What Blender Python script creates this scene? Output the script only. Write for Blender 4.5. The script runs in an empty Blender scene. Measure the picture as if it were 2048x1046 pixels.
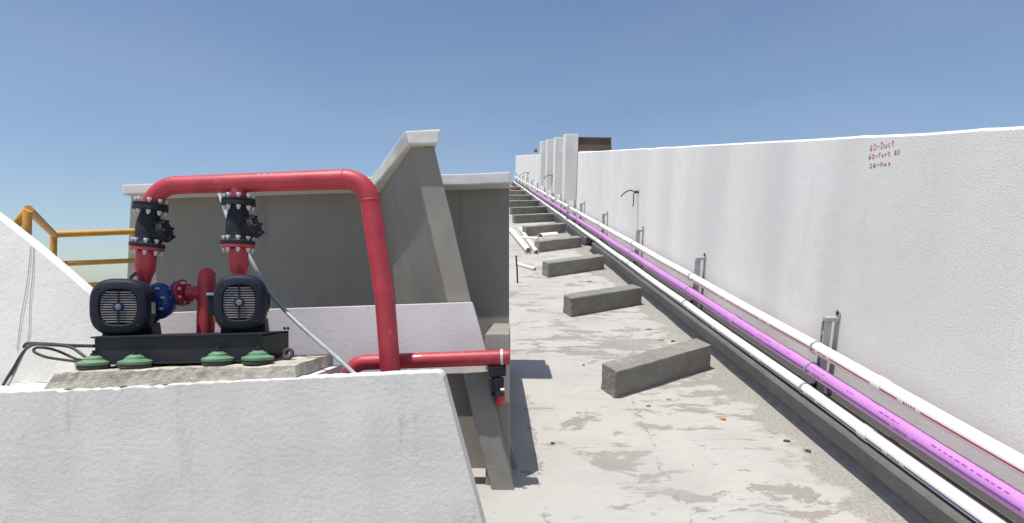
import bpy, bmesh, math, random
from mathutils import Vector, Matrix, noise
random.seed(7)
S = bpy.context.scene
COL = S.collection
R = math.radians

# ------------------------------------------------------------------ camera
F = 1300.0            # focal length in photo pixels (photo 2048 wide)
EYE = 1.5             # eye height above the lower floor
CX, HY = 1024.0, 600.0
cam = bpy.data.cameras.new("camera")
cam.sensor_width = 36.0
cam.lens = 36.0 * F / 2048.0
cam.shift_y = (HY - 523.0) / 2048.0
cam.clip_start = 0.05
cam.clip_end = 6000.0
co = bpy.data.objects.new("camera", cam)
co.location = (0, 0, EYE)
co.rotation_euler = (R(90), 0, 0)
COL.objects.link(co)
S.camera = co

# ------------------------------------------------------------------ sky and sun
SUN_EL = R(73)
to_sun_h = Vector((-0.70, -0.71)).normalized()
world = bpy.data.worlds.new("World")
S.world = world
world.use_nodes = True
wn = world.node_tree
bg = wn.nodes["Background"]
sky = wn.nodes.new("ShaderNodeTexSky")
sky.sky_type = 'NISHITA'
sky.sun_disc = False
sky.sun_elevation = SUN_EL
sky.sun_rotation = math.atan2(to_sun_h.x, to_sun_h.y)
sky.altitude = 300.0
sky.air_density = 1.0
sky.dust_density = 1.3
sky.ozone_density = 2.2
wtc = wn.nodes.new("ShaderNodeTexCoord")
wmp = wn.nodes.new("ShaderNodeMapping"); wmp.inputs["Scale"].default_value = (1.0, 1.0, 3.2); wmp.inputs["Rotation"].default_value = (0.2, 0.35, 0.4)
wns = wn.nodes.new("ShaderNodeTexNoise"); wns.inputs["Scale"].default_value = 1.7; wns.inputs["Detail"].default_value = 6; wns.inputs["Roughness"].default_value = 0.55; wns.inputs["Distortion"].default_value = 0.5
wmr = wn.nodes.new("ShaderNodeMapRange"); wmr.inputs[1].default_value = 0.42; wmr.inputs[2].default_value = 0.8; wmr.inputs[4].default_value = 0.10
wmx = wn.nodes.new("ShaderNodeMix"); wmx.data_type = 'RGBA'; wmx.inputs[7].default_value = (5.2, 5.6, 6.2, 1)
wn.links.new(wtc.outputs["Generated"], wmp.inputs["Vector"]); wn.links.new(wmp.outputs[0], wns.inputs["Vector"]); wn.links.new(wns.outputs["Fac"], wmr.inputs[0])
wn.links.new(wmr.outputs[0], wmx.inputs[0]); wn.links.new(sky.outputs[0], wmx.inputs[6]); wn.links.new(wmx.outputs[2], bg.inputs[0])
bg.inputs[1].default_value = 0.12
sl = bpy.data.lights.new("sun", 'SUN')
sl.energy = 4.8
sl.angle = R(0.53)
sl.color = (1.0, 0.955, 0.89)
so = bpy.data.objects.new("sun", sl)
d = Vector((to_sun_h.x * math.cos(SUN_EL), to_sun_h.y * math.cos(SUN_EL), math.sin(SUN_EL)))
so.rotation_euler = d.to_track_quat('Z', 'Y').to_euler()
so.location = (-3, -4, 12)
COL.objects.link(so)
S.view_settings.view_transform = 'Standard'
S.view_settings.look = 'None'
S.view_settings.exposure = 0.15
S.view_settings.gamma = 1.0
S.view_settings.use_curve_mapping = False

# ------------------------------------------------------------------ frames
CAMP = Vector((0, 0, EYE))
ID = Matrix.Identity(4)
yl = Vector((950 - CX, F, HY - 308.0)).normalized()      # the sloping deck runs this way
xl = Vector((yl.y, -yl.x, 0)).normalized()
zl = xl.cross(yl).normalized()
HR = 1.58
OR = CAMP - zl * HR
MR = Matrix(((xl.x, yl.x, zl.x, OR.x), (xl.y, yl.y, zl.y, OR.y), (xl.z, yl.z, zl.z, OR.z), (0, 0, 0, 1)))
MRI = MR.inverted()

def P(px, py, Y):
    return Vector(((px - CX) / F * Y, Y, EYE - (py - HY) / F * Y))
def rr(w, Y):
    return 0.5 * w * Y / F
def ray_l(px, py):
    return MRI.to_3x3() @ Vector((px - CX, F, HY - py))
def GZ(px, py, z=0.0):           # pixel onto a plane parallel to the deck
    v = ray_l(px, py); t = (z - HR) / v.z
    return Vector((v.x * t, v.y * t, z))
def GX(px, py, x):               # pixel onto a plane parallel to the parapet
    v = ray_l(px, py); t = x / v.x
    return Vector((x, v.y * t, HR + v.z * t))

# ------------------------------------------------------------------ materials
MATS = {}
def mat(name, col, rough=0.6, metal=0.0, col2=None, scale=6.0, stretch=(1, 1, 1), amount=1.0, bump=0.0, bscale=60.0, spots=None, coat=0.0, detail=6.0, lo=0.35, hi=0.65):
    m = bpy.data.materials.new(name); m.use_nodes = True
    nt = m.node_tree; N = nt.nodes; L = nt.links
    b = N["Principled BSDF"]
    b.inputs["Roughness"].default_value = rough
    b.inputs["Metallic"].default_value = metal
    if name in ("motor_paint", "black_iron", "black_steel", "dark_paint"): b.inputs["Specular IOR Level"].default_value = 0.2
    if coat: b.inputs["Coat Weight"].default_value = coat
    tc = N.new("ShaderNodeTexCoord")
    mp = N.new("ShaderNodeMapping"); mp.inputs["Scale"].default_value = stretch
    L.new(tc.outputs["Object"], mp.inputs["Vector"])
    cur = None
    if col2 is None: col2 = tuple(c * 0.82 for c in col)
    n = N.new("ShaderNodeTexNoise"); n.inputs["Scale"].default_value = scale; n.inputs["Detail"].default_value = detail; n.inputs["Roughness"].default_value = 0.62
    L.new(mp.outputs[0], n.inputs["Vector"])
    mr = N.new("ShaderNodeMapRange"); mr.inputs[1].default_value = lo; mr.inputs[2].default_value = hi; mr.inputs[4].default_value = amount
    L.new(n.outputs["Fac"], mr.inputs[0])
    mx = N.new("ShaderNodeMix"); mx.data_type = 'RGBA'
    mx.inputs[6].default_value = (*col, 1); mx.inputs[7].default_value = (*col2, 1)
    L.new(mr.outputs[0], mx.inputs[0]); cur = mx.outputs[2]
    if spots:
        for (sc, thr, wid, c3, st) in spots:
            mp2 = N.new("ShaderNodeMapping"); mp2.inputs["Scale"].default_value = st; mp2.inputs["Location"].default_value = (sc, 3.1, sc * 0.7)
            L.new(tc.outputs["Object"], mp2.inputs["Vector"])
            n2 = N.new("ShaderNodeTexNoise"); n2.inputs["Scale"].default_value = sc; n2.inputs["Detail"].default_value = 7; n2.inputs["Roughness"].default_value = 0.66
            L.new(mp2.outputs[0], n2.inputs["Vector"])
            m2 = N.new("ShaderNodeMapRange"); m2.inputs[1].default_value = thr; m2.inputs[2].default_value = thr + wid
            L.new(n2.outputs["Fac"], m2.inputs[0])
            x2 = N.new("ShaderNodeMix"); x2.data_type = 'RGBA'; x2.inputs[7].default_value = (*c3, 1)
            L.new(m2.outputs[0], x2.inputs[0]); L.new(cur, x2.inputs[6]); cur = x2.outputs[2]
    if name == "block_concrete":
        oi = N.new("ShaderNodeObjectInfo"); hv = N.new("ShaderNodeHueSaturation"); rm = N.new("ShaderNodeMapRange")
        rm.inputs[3].default_value = 0.85; rm.inputs[4].default_value = 1.2
        L.new(oi.outputs["Random"], rm.inputs[0]); L.new(rm.outputs[0], hv.inputs["Value"]); L.new(cur, hv.inputs["Color"]); cur = hv.outputs[0]
    L.new(cur, b.inputs["Base Color"])
    if bump:
        n3 = N.new("ShaderNodeTexNoise"); n3.inputs["Scale"].default_value = bscale; n3.inputs["Detail"].default_value = 5; n3.inputs["Roughness"].default_value = 0.65
        L.new(tc.outputs["Object"], n3.inputs["Vector"])
        bp = N.new("ShaderNodeBump"); bp.inputs["Strength"].default_value = bump; bp.inputs["Distance"].default_value = 0.01
        L.new(n3.outputs["Fac"], bp.inputs["Height"]); L.new(bp.outputs[0], b.inputs["Normal"])
    MATS[name] = m
    return m

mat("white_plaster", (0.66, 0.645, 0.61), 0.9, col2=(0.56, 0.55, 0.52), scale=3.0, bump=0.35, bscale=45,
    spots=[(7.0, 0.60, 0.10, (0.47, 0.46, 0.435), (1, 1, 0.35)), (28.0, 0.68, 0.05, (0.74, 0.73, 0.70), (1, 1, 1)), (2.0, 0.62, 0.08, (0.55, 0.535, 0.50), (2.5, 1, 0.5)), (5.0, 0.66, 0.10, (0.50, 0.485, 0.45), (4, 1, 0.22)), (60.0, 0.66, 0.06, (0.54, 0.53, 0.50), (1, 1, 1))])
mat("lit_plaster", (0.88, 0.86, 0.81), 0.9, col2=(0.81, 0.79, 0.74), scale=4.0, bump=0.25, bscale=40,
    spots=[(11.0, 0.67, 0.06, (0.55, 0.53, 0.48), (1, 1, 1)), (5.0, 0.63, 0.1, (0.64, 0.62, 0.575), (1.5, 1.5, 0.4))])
mat("band_plaster", (0.74, 0.70, 0.715), 0.85, col2=(0.64, 0.61, 0.625), scale=3.0, bump=0.15, bscale=50,
    spots=[(9.0, 0.66, 0.08, (0.55, 0.53, 0.53), (1, 1, 0.4))])
mat("dark_paint", (0.275, 0.263, 0.232), 0.85, col2=(0.243, 0.232, 0.205), scale=2.0, bump=0.12, bscale=55,
    spots=[(9.0, 0.70, 0.06, (0.30, 0.29, 0.26), (1, 1, 0.8)), (36.0, 0.735, 0.03, (0.42, 0.41, 0.39), (1, 1, 1)), (3.0, 0.56, 0.14, (0.215, 0.206, 0.182), (3.5, 3.5, 0.25)), (1.4, 0.55, 0.2, (0.31, 0.30, 0.27), (1, 1, 1))])
mat("coping_paint", (0.66, 0.645, 0.61), 0.85, col2=(0.56, 0.545, 0.51), scale=5.0, bump=0.15, bscale=50,
    spots=[(8.0, 0.66, 0.06, (0.42, 0.40, 0.37), (1, 1, 2))])
mat("pier_plaster", (0.26, 0.255, 0.235), 0.85, col2=(0.20, 0.197, 0.18), scale=4.0, bump=0.2, bscale=60,
    spots=[(9.0, 0.66, 0.08, (0.34, 0.325, 0.30), (1, 1, 0.4))])
mat("rough_concrete", (0.55, 0.515, 0.44), 0.95, col2=(0.36, 0.34, 0.29), scale=14.0, bump=0.9, bscale=55,
    spots=[(6.0, 0.60, 0.10, (0.66, 0.60, 0.51), (1, 1, 1)), (10.0, 0.68, 0.06, (0.36, 0.21, 0.10), (1, 1, 0.5))])
mat("block_concrete", (0.235, 0.23, 0.205), 0.95, col2=(0.18, 0.175, 0.155), scale=9.0, bump=1.0, bscale=45,
    spots=[(5.0, 0.62, 0.08, (0.28, 0.27, 0.245), (1, 1, 1)), (30.0, 0.70, 0.04, (0.10, 0.097, 0.087), (1, 1, 1))])
mat("kerb_concrete", (0.135, 0.13, 0.12), 0.93, col2=(0.105, 0.10, 0.094), scale=6.0, bump=0.4, bscale=60,
    spots=[(3.0, 0.62, 0.08, (0.16, 0.155, 0.142), (1, 0.5, 1)), (9.0, 0.68, 0.05, (0.09, 0.088, 0.085), (1, 1, 1))])
mat("red_paint", (0.46, 0.036, 0.055), 0.50, col2=(0.33, 0.024, 0.038), scale=5.0, bump=0.10, bscale=30, coat=0.08,
    spots=[(3.5, 0.56, 0.16, (0.53, 0.11, 0.13), (1, 1, 1)), (16.0, 0.68, 0.06, (0.54, 0.17, 0.16), (1, 1, 1)), (9.0, 0.69, 0.05, (0.23, 0.03, 0.03), (1, 1, 0.3)), (55.0, 0.71, 0.03, (0.16, 0.06, 0.04), (1, 1, 1))])
mat("black_iron", (0.013, 0.015, 0.021), 0.62, col2=(0.026, 0.028, 0.034), scale=20.0, bump=0.35, bscale=90,
    spots=[(13.0, 0.62, 0.10, (0.07, 0.05, 0.038), (1, 1, 1)), (30.0, 0.68, 0.05, (0.14, 0.07, 0.035), (1, 1, 1))])
mat("black_steel", (0.020, 0.022, 0.027), 0.55, col2=(0.03, 0.031, 0.035), scale=8.0, bump=0.08, bscale=60,
    spots=[(12.0, 0.66, 0.08, (0.075, 0.065, 0.055), (1, 1, 1))])
mat("motor_paint", (0.011, 0.014, 0.026), 0.58, col2=(0.017, 0.020, 0.032), scale=9.0, bump=0.06, bscale=60,
    spots=[(9.0, 0.64, 0.10, (0.06, 0.054, 0.048), (1, 1, 1)), (26.0, 0.70, 0.05, (0.15, 0.10, 0.06), (1, 1, 1))])
mat("grille_metal", (0.30, 0.275, 0.285), 0.55, col2=(0.20, 0.19, 0.205), scale=30.0)
mat("dark_void", (0.012, 0.012, 0.016), 0.9, col2=(0.02, 0.02, 0.024))
mat("hub_blue", (0.12, 0.17, 0.25), 0.5)
mat("blue_paint", (0.016, 0.065, 0.24), 0.42, col2=(0.012, 0.045, 0.16), scale=14.0, bump=0.3, bscale=60,
    spots=[(11.0, 0.64, 0.08, (0.22, 0.22, 0.25), (1, 1, 1)), (22.0, 0.70, 0.05, (0.25, 0.12, 0.06), (1, 1, 1))])
mat("zinc", (0.66, 0.66, 0.65), 0.42, metal=0.35, col2=(0.5, 0.5, 0.49), scale=40.0)
mat("green_paint", (0.070, 0.20, 0.105), 0.65, col2=(0.15, 0.26, 0.155), scale=16.0, bump=0.1, bscale=70,
    spots=[(15.0, 0.62, 0.06, (0.30, 0.15, 0.05), (1, 1, 1)), (26.0, 0.60, 0.1, (0.22, 0.21, 0.17), (1, 1, 1))])
mat("rubber", (0.022, 0.022, 0.023), 0.8, col2=(0.07, 0.065, 0.058), scale=14.0, bump=0.3, bscale=60)
mat("yellow_paint", (0.68, 0.36, 0.06), 0.5, col2=(0.54, 0.27, 0.045), scale=12.0, bump=0.05,
    spots=[(9.0, 0.68, 0.06, (0.22, 0.12, 0.05), (1, 1, 1))])
mat("grey_conduit", (0.36, 0.38, 0.40), 0.45, col2=(0.28, 0.30, 0.31), scale=14.0)
mat("cable_black", (0.016, 0.016, 0.018), 0.5, col2=(0.035, 0.034, 0.033), scale=20.0)
mat("wire_grey", (0.33, 0.32, 0.31), 0.7)
mat("white_pipe", (0.82, 0.80, 0.755), 0.35, col2=(0.76, 0.74, 0.69), scale=3.0, coat=0.15,
    spots=[(5.0, 0.58, 0.16, (0.69, 0.66, 0.59), (1, 0.35, 1)), (20.0, 0.67, 0.05, (0.52, 0.47, 0.39), (1, 0.6, 1))])
mat("purple_pipe", (0.54, 0.235, 0.555), 0.45, col2=(0.49, 0.21, 0.51), scale=2.5, coat=0.05,
    spots=[(6.0, 0.58, 0.16, (0.56, 0.30, 0.56), (1, 0.3, 1)), (22.0, 0.68, 0.05, (0.50, 0.36, 0.47), (1, 0.5, 1))])
mat("red_print", (0.55, 0.05, 0.06), 0.5)
mat("blue_print", (0.10, 0.10, 0.42), 0.5)
mat("violet_print", (0.22, 0.08, 0.38), 0.5)
mat("red_marker", (0.50, 0.07, 0.10), 0.8, col2=(0.60, 0.28, 0.29), scale=30.0)
mat("galvanised", (0.47, 0.48, 0.475), 0.5, metal=0.3, col2=(0.36, 0.37, 0.365), scale=25.0, bump=0.05)
mat("brown_render", (0.115, 0.088, 0.068), 0.9, col2=(0.085, 0.066, 0.052), scale=1.2, bump=0.2, bscale=20)
mat("orange_leaf", (0.45, 0.20, 0.05), 0.8)
mat("dark_scrap", (0.05, 0.035, 0.028), 0.8)
mat("kerb_shadow_dark", (0.020, 0.022, 0.030), 0.95, col2=(0.032, 0.033, 0.040), scale=12.0, bump=0.3, bscale=40)  # shadow tone for the strip along the kerb foot
mat("ground_sand", (0.44, 0.42, 0.385), 0.95, col2=(0.38, 0.36, 0.33), scale=0.15, bump=0.3, bscale=4)
mat("red_plastic", (0.45, 0.03, 0.04), 0.5)

def deck_material():
    m = bpy.data.materials.new("deck_screed"); m.use_nodes = True
    nt = m.node_tree; N = nt.nodes; L = nt.links; b = N["Principled BSDF"]
    b.inputs["Roughness"].default_value = 0.93
    tc = N.new("ShaderNodeTexCoord")
    def noi(scale, st, det=7, rough=0.62, loc=(0, 0, 0), dist=0.0):
        mp = N.new("ShaderNodeMapping"); mp.inputs["Scale"].default_value = st; mp.inputs["Location"].default_value = loc
        mp.inputs["Rotation"].default_value = (0, 0, R(-22))
        L.new(tc.outputs["Object"], mp.inputs["Vector"])
        n = N.new("ShaderNodeTexNoise"); n.inputs["Scale"].default_value = scale; n.inputs["Detail"].default_value = det; n.inputs["Roughness"].default_value = rough
        n.inputs["Distortion"].default_value = dist
        L.new(mp.outputs[0], n.inputs["Vector"]); return n.outputs["Fac"]
    def rng(v, a, bb, lo=0.0, hi=1.0):
        r = N.new("ShaderNodeMapRange"); r.inputs[1].default_value = a; r.inputs[2].default_value = bb; r.inputs[3].default_value = lo; r.inputs[4].default_value = hi
        L.new(v, r.inputs[0]); return r.outputs[0]
    def mth(op, a, c):
        x = N.new("ShaderNodeMath"); x.operation = op
        for i, v in enumerate((a, c)):
            if isinstance(v, (int, float)): x.inputs[i].default_value = v
            else: L.new(v, x.inputs[i])
        return x.outputs[0]
    def mix(f, a, c):
        x = N.new("ShaderNodeMix"); x.data_type = 'RGBA'; L.new(f, x.inputs[0])
        for i, v in ((6, a), (7, c)):
            if isinstance(v, tuple): x.inputs[i].default_value = (*v, 1)
            else: L.new(v, x.inputs[i])
        return x.outputs[2]
    sep = N.new("ShaderNodeSeparateXYZ"); L.new(tc.outputs["Object"], sep.inputs[0])
    base = mix(rng(noi(1.1, (1, 1, 1)), 0.35, 0.65), (0.410, 0.390, 0.360), (0.365, 0.355, 0.335))
    base = mix(rng(noi(22.0, (0.5, 2.0, 1)), 0.45, 0.75), base, (0.365, 0.347, 0.32))
    # worn patches, more of them near the kerb
    near = rng(sep.outputs[0], 0.25, 1.5, -0.01, 0.10)
    band = rng(noi(0.8, (1, 1, 1), loc=(4, 2, 0)), 0.4, 0.62, -0.10, 0.06)
    p1 = mth('ADD', mth('ADD', noi(3.6, (0.9, 1.8, 1), det=10, rough=0.7, dist=0.5, loc=(1.3, 0.4, 0)), near), band)
    m1 = rng(p1, 0.582, 0.61)
    c = mix(m1, base, (0.25, 0.233, 0.213))
    p2 = mth('ADD', noi(9.0, (0.42, 2.4, 1), loc=(7, 3, 0), dist=0.7), mth('MULTIPLY', near, 0.4))
    m2 = rng(p2, 0.66, 0.685)
    c = mix(m2, c, (0.25, 0.232, 0.215))
    # soft dust stains, then two cracks
    c = mix(mth('MULTIPLY', rng(noi(1.7, (1, 1.4, 1), loc=(8, 1, 0), dist=0.8), 0.48, 0.70), 0.55), c, (0.31, 0.297, 0.272))
    wob = mth('MULTIPLY', mth('SUBTRACT', noi(6.0, (1, 1, 1), loc=(3, 3, 0)), 0.5), 0.22)
    for (x0, k_) in ((0.27, 0.02), (0.84, 0.045)):
        ln = mth('ABSOLUTE', mth('SUBTRACT', mth('ADD', sep.outputs[0], wob), mth('ADD', mth('MULTIPLY', sep.outputs[1], k_), x0)), 0.0)
        on = mth('MULTIPLY', rng(ln, 0.012, 0.004), rng(noi(9.0, (1, 1, 1), loc=(x0 * 9, 2, 0)), 0.50, 0.56))
        on = mth('MULTIPLY', on, rng(sep.outputs[1], 4.3, 4.1))
        c = mix(on, c, (0.235, 0.222, 0.205))
    # bare aggregate strip along the kerb
    edge = mth('ADD', rng(sep.outputs[0], 1.55, 1.92), mth('MULTIPLY', mth('SUBTRACT', noi(4.0, (1, 1, 1), loc=(2, 9, 1)), 0.5), 1.9))
    m3 = rng(edge, 0.42, 0.58)
    agg = mix(rng(noi(60.0, (1, 1, 1), det=3), 0.4, 0.62), (0.31, 0.295, 0.26), (0.20, 0.192, 0.17))
    c = mix(mth('MULTIPLY', m3, 0.85), c, agg)
    c = mix(rng(noi(34.0, (1, 1, 1), det=2, loc=(5, 5, 5)), 0.715, 0.735), c, (0.15, 0.135, 0.12))
    L.new(c, b.inputs["Base Color"])
    h = mth('ADD', mth('MULTIPLY', noi(70.0, (1, 1, 1), det=4), 0.5), mth('MULTIPLY', m1, -0.5))
    bp = N.new("ShaderNodeBump"); bp.inputs["Strength"].default_value = 0.35; bp.inputs["Distance"].default_value = 0.008
    L.new(h, bp.inputs["Height"]); L.new(bp.outputs[0], b.inputs["Normal"])
    return m
MATS["deck_screed"] = deck_material()

def parapet_material():
    m = bpy.data.materials.new("parapet_plaster"); m.use_nodes = True
    nt = m.node_tree; N = nt.nodes; L = nt.links; b = N["Principled BSDF"]
    b.inputs["Roughness"].default_value = 0.92
    tc = N.new("ShaderNodeTexCoord")
    sep = N.new("ShaderNodeSeparateXYZ"); L.new(tc.outputs["Object"], sep.inputs[0])
    def noi(scale, st, det=6):
        mp = N.new("ShaderNodeMapping"); mp.inputs["Scale"].default_value = st
        L.new(tc.outputs["Object"], mp.inputs["Vector"])
        n = N.new("ShaderNodeTexNoise"); n.inputs["Scale"].default_value = scale; n.inputs["Detail"].default_value = det; n.inputs["Roughness"].default_value = 0.6
        L.new(mp.outputs[0], n.inputs["Vector"]); return n.outputs["Fac"]
    w = N.new("ShaderNodeMath"); w.operation = 'MULTIPLY_ADD'; w.inputs[1].default_value = 0.16
    L.new(noi(5.0, (1, 1, 1)), w.inputs[0]); L.new(sep.outputs[1], w.inputs[2])
    mr = N.new("ShaderNodeMapRange"); mr.inputs[1].default_value = 0.0; mr.inputs[2].default_value = 20.0
    L.new(w.outputs[0], mr.inputs[0])
    cr = N.new("ShaderNodeValToRGB"); e = cr.color_ramp.elements
    bands = [(0.0, .765), (3.72, .765), (3.78, .85), (4.5, .82), (5.45, .83), (5.5, .775), (6.55, .79), (6.6, .83), (8.1, .81), (8.16, .77), (9.3, .80), (9.4, .84), (11.5, .79), (11.6, .82)]
    e[0].position = 0; e[0].color = (.772, .753, .72, 1)
    e[1].position = 1; e[1].color = (.828, .808, .77, 1)
    for (p, v) in bands[1:]:
        k = e.new(p / 20.0); k.color = (v * 1.01, v * 0.985, v * 0.94, 1)
    L.new(mr.outputs[0], cr.inputs[0])
    cur = cr.outputs[0]
    for (fac, a, bb, col) in ((noi(0.9, (1, 1.2, 0.16), 2.0), 0.44, 0.70, (.70, .687, .655)), (noi(2.4, (1, 1, 1)), 0.52, 0.75, (.70, .685, .65)), (noi(14.0, (1, 1, 0.5)), 0.66, 0.74, (.66, .64, .605)), (noi(75.0, (1, 1, 1)), 0.5, 0.72, (.62, .605, .575)), (noi(1.0, (1, 1.1, 0.08), 1.5), 0.54, 0.68, (.69, .678, .65)), (noi(3.0, (1, 2.0, 0.25), 3.0), 0.62, 0.80, (.65, .635, .605))):
        r = N.new("ShaderNodeMapRange"); r.inputs[1].default_value = a; r.inputs[2].default_value = bb; r.inputs[4].default_value = 0.8
        L.new(fac, r.inputs[0])
        x = N.new("ShaderNodeMix"); x.data_type = 'RGBA'; x.inputs[7].default_value = (*col, 1)
        L.new(r.outputs[0], x.inputs[0]); L.new(cur, x.inputs[6]); cur = x.outputs[2]
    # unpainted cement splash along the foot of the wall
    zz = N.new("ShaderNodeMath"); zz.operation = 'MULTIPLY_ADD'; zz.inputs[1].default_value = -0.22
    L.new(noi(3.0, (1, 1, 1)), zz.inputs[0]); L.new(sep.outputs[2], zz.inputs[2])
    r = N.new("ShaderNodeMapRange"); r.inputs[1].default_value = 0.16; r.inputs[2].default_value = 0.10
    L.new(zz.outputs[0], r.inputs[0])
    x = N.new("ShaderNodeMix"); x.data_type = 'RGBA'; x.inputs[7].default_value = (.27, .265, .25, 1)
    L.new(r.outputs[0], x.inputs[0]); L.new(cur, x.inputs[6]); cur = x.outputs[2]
    L.new(cur, b.inputs["Base Color"])
    ad = N.new("ShaderNodeMath"); ad.operation = 'ADD'
    L.new(noi(110.0, (1, 1, 1), 4), ad.inputs[0]); L.new(noi(7.0, (1, 1, 1), 3), ad.inputs[1])
    bp = N.new("ShaderNodeBump"); bp.inputs["Strength"].default_value = 0.34; bp.inputs["Distance"].default_value = 0.006
    L.new(ad.outputs[0], bp.inputs["Height"]); L.new(bp.outputs[0], b.inputs["Normal"])
    return m
MATS["parapet_plaster"] = parapet_material()

# ------------------------------------------------------------------ mesh builder
class MB:
    def __init__(self):
        self.v = []; self.f = []; self.s = []
    def add(self, verts, faces, smooth=False):
        o = len(self.v)
        self.v += [Vector(p) for p in verts]
        self.f += [tuple(i + o for i in q) for q in faces]
        self.s += [smooth] * len(faces)
        return self
    def hexa(self, c, bev=0.0, cuts=0, amp=0.0, nsc=8.0, seed=0.0):
        """c: 8 corners, front ring (4) then back ring (4)."""
        bm = bmesh.new()
        vs = [bm.verts.new(p) for p in c]
        for q in ((0, 1, 2, 3), (7, 6, 5, 4), (0, 4, 5, 1), (1, 5, 6, 2), (2, 6, 7, 3), (3, 7, 4, 0)):
            bm.faces.new([vs[i] for i in q])
        bmesh.ops.recalc_face_normals(bm, faces=bm.faces)
        if bev: bmesh.ops.bevel(bm, geom=list(bm.edges), offset=bev, segments=2, affect='EDGES', profile=0.6)
        if cuts: bmesh.ops.subdivide_edges(bm, edges=list(bm.edges), cuts=cuts, use_grid_fill=True)
        if amp:
            for v in bm.verts:
                n = noise.noise_vector(v.co * nsc + Vector((seed, seed * 0.3, 0)))
                n2 = noise.noise_vector(v.co * nsc * 3.7 + Vector((0, seed, 5)))
                v.co += n * amp + n2 * amp * 0.5
        self.from_bm(bm, smooth=False)
        return self
    def from_bm(self, bm, smooth=False):
        bm.verts.index_update()
        self.add([v.co.copy() for v in bm.verts], [[v.index for v in f.verts] for f in bm.faces], smooth)
        bm.free()
    def box(self, a, b, **k):
        x0, y0, z0 = a; x1, y1, z1 = b
        return self.hexa([(x0, y0, z0), (x1, y0, z0), (x1, y0, z1), (x0, y0, z1), (x0, y1, z0), (x1, y1, z0), (x1, y1, z1), (x0, y1, z1)], **k)
    def pbox(self, tl, tr, br, bl, Y0, Y1, **k):
        """front face given by four photo pixels on the plane Y0, pushed straight back to Y1"""
        q = [P(*bl, Y0), P(*br, Y0), P(*tr, Y0), P(*tl, Y0)]
        bk = [Vector((p.x, Y1, p.z)) for p in q]
        return self.hexa(q + bk, **k)
    def tube(self, path, r, seg=16, caps=True, smooth=True):
        pts = [Vector(p) for p in path]; n = len(pts)
        rad = r if isinstance(r, (list, tuple)) else [r] * n
        t0 = (pts[1] - pts[0]).normalized()
        up = Vector((0, 0, 1)) if abs(t0.z) < 0.9 else Vector((1, 0, 0))
        u = t0.cross(up).normalized()
        verts = []
        for i, p in enumerate(pts):
            if i == 0: t = pts[1] - pts[0]
            elif i == n - 1: t = pts[-1] - pts[-2]
            else: t = (pts[i + 1] - pts[i]).normalized() + (pts[i] - pts[i - 1]).normalized()
            t.normalize()
            u = (u - t * u.dot(t)).normalized(); w = t.cross(u)
            for k in range(seg):
                a = 2 * math.pi * k / seg
                verts.append(p + (u * math.cos(a) + w * math.sin(a)) * rad[i])
        faces = []
        for i in range(n - 1):
            for k in range(seg):
                k2 = (k + 1) % seg
                faces.append((i * seg + k, i * seg + k2, (i + 1) * seg + k2, (i + 1) * seg + k))
        self.add(verts, faces, smooth)
        if caps:
            self.add(verts[:seg], [tuple(range(seg - 1, -1, -1))], False)
            self.add(verts[-seg:], [tuple(range(seg))], False)
        return self
    def lathe(self, org, axis, prof, seg=24, smooth=True):
        """prof: list of (along, radius)"""
        org = Vector(org); ax = Vector(axis).normalized()
        up = Vector((0, 0, 1)) if abs(ax.z) < 0.9 else Vector((1, 0, 0))
        u = ax.cross(up).normalized(); w = ax.cross(u)
        verts = []
        for (h, r) in prof:
            for k in range(seg):
                a = 2 * math.pi * k / seg
                verts.append(org + ax * h + (u * math.cos(a) + w * math.sin(a)) * r)
        faces = []
        for i in range(len(prof) - 1):
            for k in range(seg):
                k2 = (k + 1) % seg
                faces.append((i * seg + k, i * seg + k2, (i + 1) * seg + k2, (i + 1) * seg + k))
        self.add(verts, faces, smooth)
        self.add(verts[:seg], [tuple(range(seg - 1, -1, -1))], False)
        self.add(verts[-seg:], [tuple(range(seg))], False)
        return self
    def slab(self, outline, Y0, Y1, bev=0.0):
        """outline: (x,z) points, clockwise or not, extruded from Y0 to Y1"""
        bm = bmesh.new()
        vs = [bm.verts.new((x, Y0, z)) for x, z in outline]
        f = bm.faces.new(vs)
        r = bmesh.ops.extrude_face_region(bm, geom=[f])
        for g in r['geom']:
            if isinstance(g, bmesh.types.BMVert): g.co.y = Y1
        bmesh.ops.recalc_face_normals(bm, faces=bm.faces)
        if bev:
            ed = [e for e in bm.edges if all(abs(v.co.y - Y0) < 1e-6 for v in e.verts)]
            bmesh.ops.bevel(bm, geom=ed, offset=bev, segments=2, affect='EDGES', profile=0.55)
        bmesh.ops.triangulate(bm, faces=[f for f in bm.faces if len(f.verts) > 4])
        self.from_bm(bm); return self
    def bounds(self):
        lo = Vector((min(p.x for p in self.v), min(p.y for p in self.v), min(p.z for p in self.v)))
        hi = Vector((max(p.x for p in self.v), max(p.y for p in self.v), max(p.z for p in self.v)))
        return lo, hi
    def mesh(self, name, material, base=Vector((0, 0, 0))):
        me = bpy.data.meshes.new(name)
        me.from_pydata([tuple(p - base) for p in self.v], [], self.f)
        me.polygons.foreach_set("use_smooth", self.s)
        bm = bmesh.new(); bm.from_mesh(me)
        bmesh.ops.recalc_face_normals(bm, faces=bm.faces)
        for e_ in bm.edges:
            if len(e_.link_faces) == 2 and e_.calc_face_angle(0) > R(40): e_.smooth = False
        bm.to_mesh(me); bm.free()
        me.materials.append(MATS[material])
        me.update()
        return me

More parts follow.
